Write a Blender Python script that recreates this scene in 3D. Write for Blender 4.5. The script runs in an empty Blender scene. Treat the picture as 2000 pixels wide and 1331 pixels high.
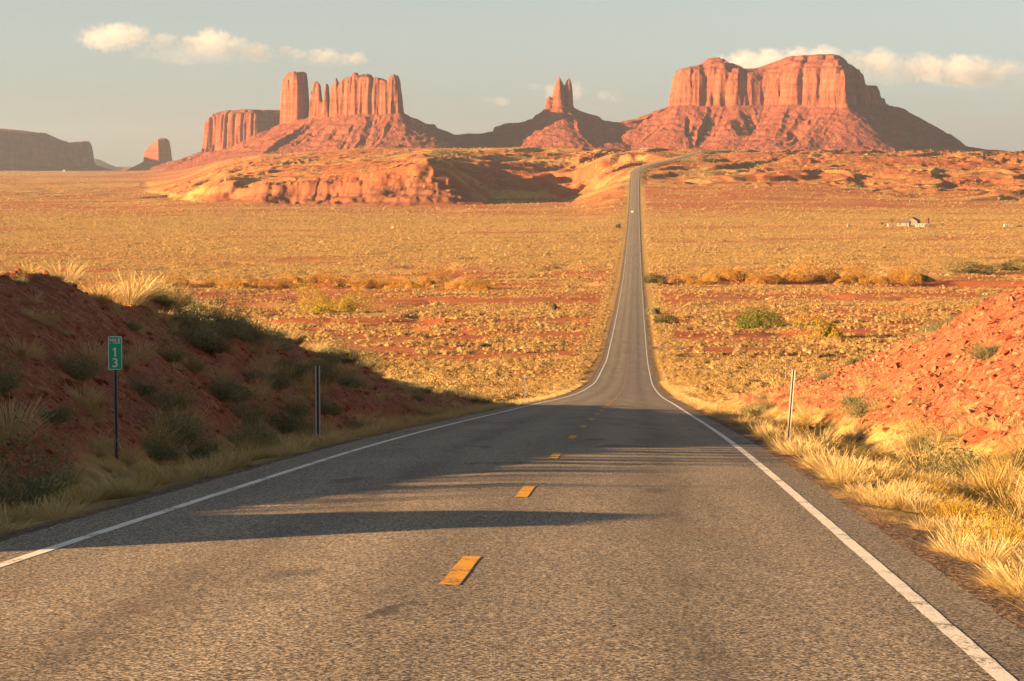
import bpy, bmesh, math, random
import numpy as np
from mathutils import Vector, Matrix
random.seed(7)
RNG = np.random.default_rng(11)
S = bpy.context.scene
COL = S.collection
R = math.radians

# ------------------------------------------------------------------ camera
F_PX = 5000.0                       # focal length in photo pixels (photo is 2000 wide)
cam = bpy.data.cameras.new('camera')
cam.sensor_width = 36.0
cam.lens = 36.0 * F_PX / 2000.0
cam.clip_start = 0.5
cam.clip_end = 120000.0
camo = bpy.data.objects.new('camera', cam)
COL.objects.link(camo)
PITCH = math.atan((665.5 - 300.0) / F_PX)      # horizon sits at row 300
camo.location = (0, 0, 0)
camo.rotation_euler = (R(90) - PITCH, 0, 0)
S.camera = camo

# ------------------------------------------------------------------ light
SUN_EL, SUN_AZ = R(11.8), R(17.0)     # azimuth: degrees behind square-left of the view
SUNV = Vector((-math.cos(SUN_AZ) * math.cos(SUN_EL), -math.sin(SUN_AZ) * math.cos(SUN_EL), math.sin(SUN_EL)))
world = bpy.data.worlds.new('World')
S.world = world
world.use_nodes = True
wn, wl = world.node_tree.nodes, world.node_tree.links
wn.clear()
sky = wn.new('ShaderNodeTexSky')
sky.sky_type = 'NISHITA'
sky.sun_disc = False
sky.sun_elevation = SUN_EL
sky.sun_rotation = math.atan2(SUNV.x, SUNV.y)
sky.altitude = 1600
sky.air_density = 1.0
sky.dust_density = 2.2
sky.ozone_density = 1.0
hsv = wn.new('ShaderNodeHueSaturation')
hsv.inputs['Saturation'].default_value = 0.46
tint = wn.new('ShaderNodeMix')
tint.data_type = 'RGBA'
tint.blend_type = 'MULTIPLY'
tint.inputs[0].default_value = 1.0
tint.inputs[7].default_value = (0.53, 0.555, 0.565, 1)      # the photo's white balance
bgn = wn.new('ShaderNodeBackground')
bgn.inputs['Strength'].default_value = 0.052
wo = wn.new('ShaderNodeOutputWorld')
wl.new(sky.outputs[0], hsv.inputs['Color'])
wl.new(hsv.outputs[0], tint.inputs[6])
wl.new(tint.outputs[2], bgn.inputs['Color'])
wl.new(bgn.outputs[0], wo.inputs['Surface'])

sl = bpy.data.lights.new('sun', 'SUN')
sl.energy = 5.0
sl.angle = R(0.5)
sl.color = (1.0, 0.62, 0.295)
so = bpy.data.objects.new('sun', sl)
so.rotation_euler = SUNV.to_track_quat('Z', 'Y').to_euler()
COL.objects.link(so)

vs = S.view_settings
vs.view_transform = 'Standard'
vs.look = 'None'
vs.gamma = 1
vs.exposure = 2.3
c = S.cycles
c.max_bounces = 6
c.diffuse_bounces = 3
c.glossy_bounces = 2
c.transmission_bounces = 3
c.volume_bounces = 2
c.transparent_max_bounces = 8
c.use_denoising = True
try:
    c.denoiser = 'OPENIMAGEDENOISE'
    c.denoising_prefilter = 'ACCURATE'
except Exception:
    pass

# ------------------------------------------------------------------ noise
def _h(ix, iy, seed):
    with np.errstate(over='ignore'):
        a = ix.astype(np.int64).astype(np.uint32) * np.uint32(374761393) + iy.astype(np.int64).astype(np.uint32) * np.uint32(668265263) + np.uint32((seed * 2246822519 + 12345) & 0xffffffff)
        a = (a ^ (a >> np.uint32(13))) * np.uint32(1274126177)
        a = (a ^ (a >> np.uint32(15))) * np.uint32(2246822519)
        a = a ^ (a >> np.uint32(16))
    return a.astype(np.float64) / 4294967295.0

def vn(x, y, seed=0):
    x = np.asarray(x, float); y = np.asarray(y, float)
    x, y = np.broadcast_arrays(x, y)
    fx, fy = np.floor(x), np.floor(y)
    u, v = x - fx, y - fy
    u = u * u * u * (u * (u * 6 - 15) + 10)
    v = v * v * v * (v * (v * 6 - 15) + 10)
    a = _h(fx, fy, seed); b = _h(fx + 1, fy, seed); cc = _h(fx, fy + 1, seed); d = _h(fx + 1, fy + 1, seed)
    return (a * (1 - u) + b * u) * (1 - v) + (cc * (1 - u) + d * u) * v

def fbm(x, y, seed=0, o=4, g=0.5):
    t, amp, n = 0.0, 1.0, 0.0
    for k in range(o):
        t = t + amp * (vn(x * 2.03 ** k + 17.3 * k, y * 2.03 ** k - 9.1 * k, seed + k) * 2 - 1)
        n += amp
        amp *= g
    return t / n

def ridged(x, y, seed=0, o=3, g=0.5):
    t, amp, n = 0.0, 1.0, 0.0
    for k in range(o):
        t = t + amp * (1 - np.abs(vn(x * 2.1 ** k + 31.7 * k, y * 2.1 ** k + 5.7 * k, seed + k) * 2 - 1) * 1.0)
        n += amp
        amp *= g
    return t / n            # about 0.5 mean, sharp crests at 1

def sst(a, b, x):
    t = np.clip((x - a) / (b - a), 0, 1)
    return t * t * (3 - 2 * t)

# ------------------------------------------------------------------ object helpers
def link(o, parent=None):
    COL.objects.link(o)
    if parent is not None:
        o.parent = parent
    return o

def meta(o, label=None, cat=None, group=None, kind=None):
    if label: o['label'] = label
    if cat: o['category'] = cat
    if group: o['group'] = group
    if kind: o['kind'] = kind
    return o

def mk_mesh(name, v, f, mats=(), smooth=False, fm=None):
    """v (N,3) array, f (M,k) array or list of such arrays"""
    me = bpy.data.meshes.new(name)
    v = np.asarray(v, dtype=np.float32)
    fl = f if isinstance(f, list) else [f]
    fl = [np.asarray(a, dtype=np.int32) for a in fl if len(a)]
    me.vertices.add(len(v))
    me.vertices.foreach_set('co', v.ravel())
    nl = sum(a.size for a in fl)
    npoly = sum(len(a) for a in fl)
    me.loops.add(nl)
    me.loops.foreach_set('vertex_index', np.concatenate([a.ravel() for a in fl]))
    me.polygons.add(npoly)
    tot = np.concatenate([np.full(len(a), a.shape[1], np.int32) for a in fl])
    st = np.concatenate([[0], np.cumsum(tot)[:-1]]).astype(np.int32)
    me.polygons.foreach_set('loop_start', st)
    if fm is not None:
        me.polygons.foreach_set('material_index', np.asarray(fm, np.int32))
    if smooth:
        me.polygons.foreach_set('use_smooth', np.ones(npoly, bool))
    me.update(calc_edges=True)
    me.validate()
    for m in mats:
        me.materials.append(m)
    return me

def grid_faces(nr, nc, off=0):
    i = np.arange((nr - 1) * (nc - 1))
    r, q = i // (nc - 1), i % (nc - 1)
    a = r * nc + q
    return np.stack([a, a + 1, a + nc + 1, a + nc], 1) + off

class MB:
    """collects boxes, tubes and plates and links them as one mesh object"""
    def __init__(self):
        self.bm = bmesh.new()
    def box(self, c, s, rz=0.0, bev=0.0, tilt=None):
        r = bmesh.ops.create_cube(self.bm, size=1.0)
        vs_ = r['verts']
        M = Matrix.Translation(c) @ Matrix.Rotation(rz, 4, 'Z')
        if tilt is not None: M = M @ tilt
        M = M @ Matrix.Diagonal((s[0], s[1], s[2], 1))
        bmesh.ops.transform(self.bm, matrix=M, verts=vs_)
        if bev > 0:
            es = list({e for v_ in vs_ for e in v_.link_edges})
            bmesh.ops.bevel(self.bm, geom=es, offset=bev, segments=2, affect='EDGES', profile=0.5)
        return self
    def tube(self, a, b, r, r2=None, seg=10):
        a, b = Vector(a), Vector(b)
        d = b - a
        q = d.to_track_quat('Z', 'Y').to_matrix().to_4x4()
        M = Matrix.Translation((a + b) / 2) @ q
        bmesh.ops.create_cone(self.bm, cap_ends=True, segments=seg, radius1=r, radius2=r if r2 is None else r2, depth=d.length, matrix=M)
        return self
    def prism(self, pts, h, M=None):
        vs_ = [self.bm.verts.new((p[0], p[1], 0)) for p in pts]
        f = self.bm.faces.new(vs_)
        r = bmesh.ops.extrude_face_region(self.bm, geom=[f])
        top = [g for g in r['geom'] if isinstance(g, bmesh.types.BMVert)]
        bmesh.ops.translate(self.bm, vec=(0, 0, h), verts=top)
        if M is not None:
            bmesh.ops.transform(self.bm, matrix=M, verts=vs_ + top)
        return self
    def build(self, name, mat, parent=None):
        bmesh.ops.recalc_face_normals(self.bm, faces=self.bm.faces)
        me = bpy.data.meshes.new(name)
        self.bm.to_mesh(me)
        self.bm.free()
        me.materials.append(mat)
        return link(bpy.data.objects.new(name, me), parent)

def empty(name, loc, rz=0.0):
    o = bpy.data.objects.new(name, None)
    o.location = loc
    o.rotation_euler = (0, 0, rz)
    o.empty_display_size = 0.3
    return link(o)

# ------------------------------------------------------------------ material helpers
class NT:
    def __init__(self, name):
        self.m = bpy.data.materials.new(name)
        self.m.use_nodes = True
        self.t = self.m.node_tree
        self.t.nodes.clear()
        self.out = self.t.nodes.new('ShaderNodeOutputMaterial')
    def n(self, ty, **kw):
        nd = self.t.nodes.new(ty)
        for k, v in kw.items():
            setattr(nd, k, v)
        return nd
    def l(self, a, b):
        self.t.links.new(a, b)
    def val(self, s, v):
        if isinstance(v, (int, float)): s.default_value = v
        elif isinstance(v, tuple): s.default_value = (*v, 1) if len(v) == 3 and len(s.default_value) == 4 else v
        else: self.l(v, s)
    def math(self, op, a, b=None, c_=None, clamp=False):
        nd = self.n('ShaderNodeMath', operation=op, use_clamp=clamp)
        self.val(nd.inputs[0], a)
        if b is not None: self.val(nd.inputs[1], b)
        if c_ is not None: self.val(nd.inputs[2], c_)
        return nd.outputs[0]
    def mix(self, f, a, b, blend='MIX'):
        nd = self.n('ShaderNodeMix', data_type='RGBA', blend_type=blend)
        self.val(nd.inputs[0], f); self.val(nd.inputs[6], a); self.val(nd.inputs[7], b)
        return nd.outputs[2]
    def coord(self, kind='Object', scale=(1, 1, 1), rot=(0, 0, 0)):
        tc = self.n('ShaderNodeTexCoord')
        mp = self.n('ShaderNodeMapping')
        mp.inputs['Scale'].default_value = scale
        mp.inputs['Rotation'].default_value = rot
        self.l(tc.outputs[kind], mp.inputs['Vector'])
        return mp.outputs[0]
    def noise(self, vec, scale, detail=4, rough=0.55, dist=0.0):
        nd = self.n('ShaderNodeTexNoise')
        nd.inputs['Scale'].default_value = scale
        nd.inputs['Detail'].default_value = detail
        nd.inputs['Roughness'].default_value = rough
        nd.inputs['Distortion'].default_value = dist
        if vec is not None: self.l(vec, nd.inputs['Vector'])
        return nd.outputs['Fac']
    def voro(self, vec, scale, feature='F1', out='Distance', rand=1.0):
        nd = self.n('ShaderNodeTexVoronoi', feature=feature)
        nd.inputs['Scale'].default_value = scale
        nd.inputs['Randomness'].default_value = rand
        self.l(vec, nd.inputs['Vector'])
        return nd.outputs[out]
    def ramp(self, f, stops, interp='LINEAR'):
        nd = self.n('ShaderNodeValToRGB')
        cr = nd.color_ramp
        cr.interpolation = interp
        while len(cr.elements) < len(stops): cr.elements.new(0.5)
        for e, (p, col) in zip(cr.elements, stops):
            e.position = p
            e.color = (col, col, col, 1) if isinstance(col, (int, float)) else (*col, 1)
        self.l(f, nd.inputs[0])
        return nd.outputs[0]
    def rng(self, f, a, b, c_=0.0, d=1.0):
        nd = self.n('ShaderNodeMapRange')
        self.l(f, nd.inputs[0])
        for i, v in enumerate((a, b, c_, d)): nd.inputs[i + 1].default_value = v
        return nd.outputs[0]
    def bump(self, h, strength=0.5, dist=0.05, normal=None):
        nd = self.n('ShaderNodeBump')
        nd.inputs['Strength'].default_value = strength
        nd.inputs['Distance'].default_value = dist
        self.l(h, nd.inputs['Height'])
        if normal is not None: self.l(normal, nd.inputs['Normal'])
        return nd.outputs[0]
    def surf(self, col, rough=0.9, normal=None, metal=0.0, spec=0.2, transl=0.0, tcol=None):
        p = self.n('ShaderNodeBsdfPrincipled')
        self.val(p.inputs['Base Color'], col)
        self.val(p.inputs['Roughness'], rough)
        self.val(p.inputs['Metallic'], metal)
        p.inputs['Specular IOR Level'].default_value = spec
        if normal is not None: self.l(normal, p.inputs['Normal'])
        o = p.outputs[0]
        if transl > 0:
            tr = self.n('ShaderNodeBsdfTranslucent')
            self.val(tr.inputs['Color'], tcol if tcol is not None else col)
            ms = self.n('ShaderNodeMixShader')
            ms.inputs[0].default_value = transl
            self.l(o, ms.inputs[1]); self.l(tr.outputs[0], ms.inputs[2])
            o = ms.outputs[0]
        self.l(o, self.out.inputs['Surface'])
        return self.m
# ------------------------------------------------------------------ road geometry (all measured in metres from the camera)
_PD = np.array([-60, 0, 10, 20.6, 26.3, 31.5, 41.2, 47, 60, 74.7, 100, 134, 190, 250, 327, 453, 600, 735, 1000, 1314, 1690, 1880, 2100, 2250, 2480, 2560, 2640, 2720, 2820, 2950, 3080, 3200, 3400, 3700])
_PZ = np.array([2.2, -1.72, -2.48, -3.30, -3.76, -4.17, -4.95, -5.42, -6.53, -7.82, -10.07, -13.07, -18.1, -23.2, -29.3, -36.6, -41.0, -44.4, -49.5, -51.6, -51.0, -48.6, -44.4, -39.8, -26.8, -18.6, -13.2, -9.2, -5.6, -1.8, 0.8, 2.4, 4.5, 5])
_DD = np.arange(-60, 3700.5, 1.0)
_z0 = np.interp(_DD, _PD, _PZ)
def _smooth(a, w):
    k = np.hanning(2 * w + 1); k /= k.sum()
    return np.convolve(np.pad(a, w, mode='reflect', reflect_type='odd'), k, 'valid')
_zs, _zm, _zl = _smooth(_z0, 10), _smooth(_z0, 45), _smooth(_z0, 110)
_w1, _w2 = sst(90, 180, _DD), sst(600, 1100, _DD) * (1 - sst(2200, 2450, _DD))
_ZR = (_zs * (1 - _w1) + _zm * _w1) * (1 - _w2) + _zl * _w2
_XD = np.array([-60, 0, 2480, 2560, 2600, 2640, 2720, 2820, 2950, 3080, 3200, 3400, 3700])
_XX = np.array([-4.5, -1.6, 118.9, 123.6, 128.5, 136.5, 157.5, 183, 204, 223, 240, 290, 400])
_xs = _smooth(np.interp(_DD, _XD, _XX), 28)
_XR = np.interp(_DD, _XD, _XX) * (1 - sst(2350, 2420, _DD)) + _xs * sst(2350, 2420, _DD)
def zr(d): return np.interp(d, _DD, _ZR)
def xr(d): return np.interp(d, _DD, _XR)

# ------------------------------------------------------------------ terrain height
_HL = (np.array([-60, 18.5, 20.2, 21.0, 23, 24.3, 27, 29, 40, 45, 50, 63, 85, 116, 140, 169, 195]), np.array([0, 0, 2.3, 2.95, 3.05, 1.9, 1.95, 2.25, 2.65, 3.2, 3.35, 3.75, 3.4, 2.3, 1.4, 0.45, 0]))
_HR = (np.array([-60, 12, 20, 30, 45, 60, 82, 115, 150, 195, 235]), np.array([0, 0.3, 1.0, 2.2, 3.4, 4.1, 4.1, 3.1, 2.0, 0.8, 0]))
def px_of(X, Y): return 1000 + F_PX * X / np.maximum(Y, 1.0)

_RIMPX = np.array([-900, 200, 330, 400, 430, 510, 600, 700, 1000, 1300, 1420, 1700, 2000, 3000])
_RIMZ = np.array([-56, -54, -46, -28, -18, -3, 1, 6.0, 6.4, 5.6, 2.6, 2.0, 1.2, 1])
_FTPX = np.array([-900, 100, 280, 345, 375, 420, 520, 650, 800, 900, 935, 955, 975, 1050, 1150, 1210, 1240, 1300, 1500, 1700, 2000, 3000])
_FTD = np.array([4600, 4400, 3300, 2560, 2440, 2400, 2330, 2300, 2270, 2280, 2300, 2380, 2560, 2660, 2620, 2420, 2300, 2380, 2420, 2330, 2280, 2250])

def terrain(X, Y):
    """natural ground + cuttings + road bed; returns z and masks (veg, gravel, rock)"""
    X = np.asarray(X, float); Y = np.asarray(Y, float)
    X, Y = np.broadcast_arrays(X, Y)
    s = X - xr(Y)
    a = np.abs(s)
    side = sst(6, 40, a)
    base = zr(np.clip(Y, -60, 1880)) + 0.0
    px = px_of(X, Y)
    # undulation of the valley floor
    und = 0.55 * fbm(X / 38, Y / 38, 3, 4) * side + 2.2 * fbm(X / 260, Y / 330, 5, 3) * sst(20, 160, a) * sst(150, 400, Y)
    # washes crossing the valley
    for (dc, amp, dep, wid, sd_) in ((960, 55, 3.4, 20, 21), (1010, 80, 2.0, 14, 24), (640, 40, 2.0, 14, 22), (455, 26, 2.4, 8, 23)):
        ln = dc + amp * fbm(X / 150, 0 * Y + sd_, sd_, 3) + 0.02 * X
        q = (Y - ln) / wid
        cut = np.where(q < 0, np.exp(-q * q), np.exp(-(q * 2.6) ** 2))
        und = und - dep * cut * (0.35 + 0.65 * sst(0.35, 0.65, vn(X / 60, 0 * Y, sd_ + 50))) * sst(7, 16, a)
    und = und - 1.0 * sst(0.66, 0.9, ridged(X / 45, Y / 60, 31, 2)) * side * sst(200, 330, Y) * (1 - sst(1200, 1500, Y))
    z = base + und
    rock = np.zeros_like(z); bench = np.zeros_like(z)
    # ---------------- far benches
    far = Y > 1750
    if far.any():
        Xf, Yf = X[far], Y[far]
        wx, wy = 28 * fbm(Xf / 120, Yf / 120, 41, 3), 45 * fbm(Xf / 150, Yf / 150, 42, 4) + 16 * fbm(Xf / 38, Yf / 38, 47, 3)
        pf = px_of(Xf + 0.5 * wx, Yf)
        foot = np.interp(pf, _FTPX, _FTD)
        rim = np.interp(pf, _RIMPX, _RIMZ)
        u = Yf - foot + wy
        plain = -51.3 + 2.5 * sst(1750, 1950, Yf) + 3.0 * sst(1900, 2300, Yf) * sst(200, 420, pf) + 1.2 * fbm(Xf / 90, Yf / 90, 43, 4)
        bl = np.interp(pf, [-900, 290, 360, 430, 640, 760, 835, 868, 905, 945, 975, 1240, 1400, 1700, 2000, 3000],
                       [0, 0, 8, 15, 19, 27, 38, 32, 18, 5, 4, 4, 5, 9, 10, 10])
        span = np.maximum(3420 - foot, 250)
        t = np.clip(u / span, 0, 1)
        g1 = sst(0, 1, t) * 0.35 + 0.65 * t
        fw = np.interp(pf, [0, 640, 760, 840, 960, 3000], [95, 105, 140, 165, 110, 90])
        ru = np.clip((u + 8) / fw, 0, 1)
        cl_ = sst(700, 600, pf) if False else 1 - sst(600, 740, pf)
        rise = bl * (cl_ * np.interp(ru, [0, 0.62, 0.74, 0.80, 1], [0, 0.40, 0.86, 0.93, 1]) + (1 - cl_) * ru)
        # nose of the bluff: crest at the point then a saddle behind it
        top = rim - plain
        zf = plain + rise + np.maximum(top - bl, 0) * g1 * sst(-40, 60, u)
        zf = np.where(u > 0, np.minimum(zf, np.maximum(rim, plain + rise)), zf)
        climb = np.interp(Yf + 0.9 * wy * sst(25, 160, np.abs(Xf - xr(Yf))) - 60 * sst(1400, 1900, pf), _DD, _ZR) + np.minimum(rim - 4.5, 0) * sst(2500, 3300, Yf)
        climb = np.minimum(climb, np.where(Yf > 3000, rim, 99))
        kc = sst(1100, 1230, px_of(Xf + 14 * fbm(Xf / 40, Yf / 60, 54, 3), Yf))
        zf = zf * (1 - kc) + climb * kc
        # ledges: stepped small scarps over the benches
        am = sst(-40, 150, u) * (1 - sst(3250, 3500, Yf)) * sst(260, 380, pf) * (0.35 + 0.65 * sst(8, 60, np.abs(Xf - xr(Yf))))
        ln = fbm(Xf / 210, Yf / 130, 44, 4)
        k = 4.0
        q = ln * k * 2
        st = (np.floor(q) + sst(0.78, 1.0, q - np.floor(q))) / (2 * k)
        zf = zf + am * 24 * (st - 0.75 * ln) * 0.9
        # tilted ledges: long gentle backs to the west, short scarps facing south-east
        for (ux, uy, per, A_, sd_) in ((0.74, -0.67, 150.0, 10.0, 51), (0.82, -0.57, 83.0, 5.0, 57)):
            cu = (ux * Xf + uy * Yf) / per + 1.3 * fbm(Xf / 260, Yf / 220, sd_, 4)
            fr = cu - np.floor(cu)
            mk = sst(0.30, 0.60, vn(Xf / 190, Yf / 150, sd_ + 1)) * sst(300, 480, pf) * sst(-60, 60, Yf - foot) * (1 - sst(3330, 3460, Yf)) * sst(9, 34, np.abs(Xf - xr(Yf)))
            mk = np.maximum(mk, 0.32 * sst(2350, 2600, Yf) * (1 - sst(4300, 4900, Yf)) * (1 - sst(300, 400, pf)) * sst(0.4, 0.6, vn(Xf / 120, Yf / 260, sd_ + 2)))
            mk = mk * (1 - 0.75 * sst(430, 560, pf) * (1 - sst(900, 960, pf))) * (1 + 0.35 * sst(960, 1000, pf) * (1 - sst(1225, 1260, pf)))
            zf = zf + A_ * mk * (fr - sst(0.87, 1.0, fr) - 0.42)
        ero = ridged(Xf / 58 + 0.2 * fbm(Xf / 20, Yf / 20, 48, 2), Yf / 260, 45, 4, 0.6)
        face = sst(-15, 25, u) * (1 - sst(60, 170, u)) * sst(10, 25, bl)
        jag = 0.25 + 0.75 * cl_
        zf = zf - 2.6 * jag * sst(0.50, 0.95, ero) * face
        lb = (zf + 2.0 * fbm(Xf / 60, Yf / 60, 49, 2)) / 5.5
        zf = zf + 2.6 * (np.floor(lb) + sst(0.5, 1.0, lb - np.floor(lb)) - lb) * np.maximum(face, 0.6 * am) * sst(0.35, 0.6, vn(Xf / 70, Yf / 70, 50))
        zf = zf + (am + 0.45 * face) * 1.6 * fbm(Xf / 24, Yf / 24, 46, 5, 0.6) + face * ((0.9 + 0.9 * cl_) * fbm(Xf / 8, Yf / 12, 52, 4, 0.7) - (1.0 + 2.4 * cl_) * sst(0.45, 0.9, ridged(Xf / 11 + 0.25 * fbm(Xf / 6, Yf / 9, 55, 2), Yf / 60, 53, 3, 0.6)))
        lb = (zf + 1.2 * fbm(Xf / 35, Yf / 35, 56, 2)) / 3.4
        zf = zf + 3.3 * (np.floor(lb) + sst(0.55, 1.0, lb - np.floor(lb)) - lb) * face * (0.3 + 0.7 * cl_) * sst(0.30, 0.5, vn(Xf / 45, Yf / 45, 58))
        # the far left plain ends in a low rim and falls into the next basin
        drop = sst(7200, 9000, Yf) * 70 + sst(9000, 30000, Yf) * 160
        zf = zf - drop
        wf = sst(1750, 1900, Yf)
        z[far] = z[far] * (1 - wf) + zf * wf
        bench[far] = sst(70, 190, u) * (1 - sst(3400, 3500, Yf))
        rock[far] = np.maximum(sst(-20, 10, u) * (1 - sst(50, 120, u)) * sst(10, 20, bl), 0.35 * sst(0.55, 0.9, q - np.floor(q)) * am)
    # ---------------- road cuttings near the camera
    near = Y < 260
    if near.any():
        sn, Yn, Xn = s[near], Y[near], X[near]
        zrn = zr(Yn)
        HL = np.interp(Yn, *_HL); HR = np.interp(Yn, *_HR)
        rough = 0.22 * fbm(Xn / 2.4, Yn / 2.4, 61, 4) + 0.28 * fbm(Xn / 7, Yn / 7, 62, 3)
        nat = 0.03 * fbm(Xn / 3, Yn / 3, 64, 3)
        wv = 0.7 * fbm(Yn / 9, 0 * Yn, 63, 3)
        tL = np.clip((-sn - 7.3 + wv) / 5.4, 0, 1)
        tR = np.clip((sn - 7.6 + wv) / 6.6, 0, 1)
        pL = tL * tL * (3 - 2 * tL) * 0.45 + 0.55 * tL
        pR = tR * tR * (3 - 2 * tR) * 0.35 + 0.65 * tR
        behL = np.maximum(-sn - 14.5, 0); behR = np.maximum(sn - 17, 0)
        dit = -0.62 * np.exp(-((np.abs(sn) - 6.6) / 1.25) ** 2) - 0.10 * sst(4.2, 5.4, np.abs(sn))
        zb = zrn + dit + np.where(sn < 0, HL * pL - 0.11 * np.minimum(behL, 60) * sst(0, 1, HL), HR * pR - 0.03 * np.minimum(behR, 60))
        zb = zb + nat * sst(4.4, 5.5, np.abs(sn))
        bankm = np.where(sn < 0, sst(0.02, 0.2, tL) * sst(0.1, 1.2, HL), sst(0.02, 0.2, tR) * sst(0.1, 1.2, HR))
        # thin rock ledges sticking out of the cut face
        lz = zb + 0.35 * fbm(Xn / 5, Yn / 5, 65, 3)
        led = (np.floor(lz / 0.55) + sst(0.55, 1.0, lz / 0.55 - np.floor(lz / 0.55))) * 0.55 - lz
        zb = zb + bankm * (rough + 0.45 * led * sst(0.4, 0.6, vn(Xn / 6, Yn / 6, 66)))
        w = 1 - sst(205, 255, Yn)
        z[near] = z[near] * (1 - w) + zb * w
        rock[near] = bankm * w
    # ---------------- road bed, verges
    a2 = np.where(s > 0, a + 0.22, a)
    bed = sst(4.35, 7.5, a2)
    on = (Y < 3400)
    zb = zr(Y) - 0.02 * np.minimum(a, 4.4)
    wide = 3.0 + 9 * sst(300, 900, Y) - 4 * sst(2000, 2400, Y)
    k = np.where(on & (Y > 200), sst(4.5, 4.5 + wide, a), bed)
    k = np.where(on, k, 1.0)
    z = z * k + (zb - 0.10 * sst(4.3, 5.2, a)) * (1 - k)
    z = z - 0.05 * (1 - sst(4.0, 4.3, a2)) * on + 0.02 * fbm(X / 0.5, Y / 0.5, 77, 2) * sst(4.1, 4.3, a) * (Y < 200)
    gravel = (1 - sst(4.6, 5.5, np.where(s > 0, a + 0.55, a) + 0.5 * fbm(X / 0.8, Y / 1.6, 71, 2))) * on
    veg = np.clip(0.62 + 0.9 * fbm(X / 120, Y / 38, 72, 4) + 0.35 * fbm(X / 12, Y / 12, 73, 3), 0, 1)
    veg = np.maximum(veg, sst(1050, 1200, Y) * (1 - 0.55 * sst(2150, 2400, Y) - 0.45 * sst(3600, 4200, Y)) * (0.66 + 0.55 * fbm(X / 130, Y / 45, 74, 4)))
    red = sum(np.exp(-((Y - dc) / w_) ** 2) for dc, w_ in ((985, 45), (870, 40), (640, 30), (590, 26), (455, 18)))
    veg = veg * (1 - 0.85 * np.clip(red, 0, 1) * sst(0.22, 0.55, vn(X / 55, Y / 40, 75)))
    veg = veg * (1 - 0.35 * sst(380, 520, Y) * (1 - sst(860, 1000, Y)))
    veg = veg * np.where(Y > 2000, 0.75 + 0.25 * fbm(X / 40, Y / 40, 76, 3), 1.0)
    veg = np.maximum(veg, sst(2300, 2700, Y) * (1 - sst(300, 420, px_of(X, Y))) * (0.66 + 0.35 * fbm(X / 90, Y / 200, 78, 3)) * (1 - 0.85 * sst(0.52, 0.66, vn(X / 210, Y / 240, 79))))
    veg = np.maximum(veg, bench * (0.26 + 0.8 * fbm(X / 70, Y / 90, 80, 3)))
    veg = np.where(a < 12, np.maximum(veg, (1 - sst(8, 12, a)) * 0.8), veg) * (1 - rock)
    return z, np.clip(veg, 0, 1), np.clip(gravel, 0, 1), np.clip(rock, 0, 1)

def ground_z(X, Y):
    return terrain(np.atleast_1d(np.asarray(X, float)), np.atleast_1d(np.asarray(Y, float)))[0]
def gz(x, y): return float(ground_z(x, y)[0])
def at(px, d): return (px - 1000) / F_PX * d          # x of photo column px at distance d

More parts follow.
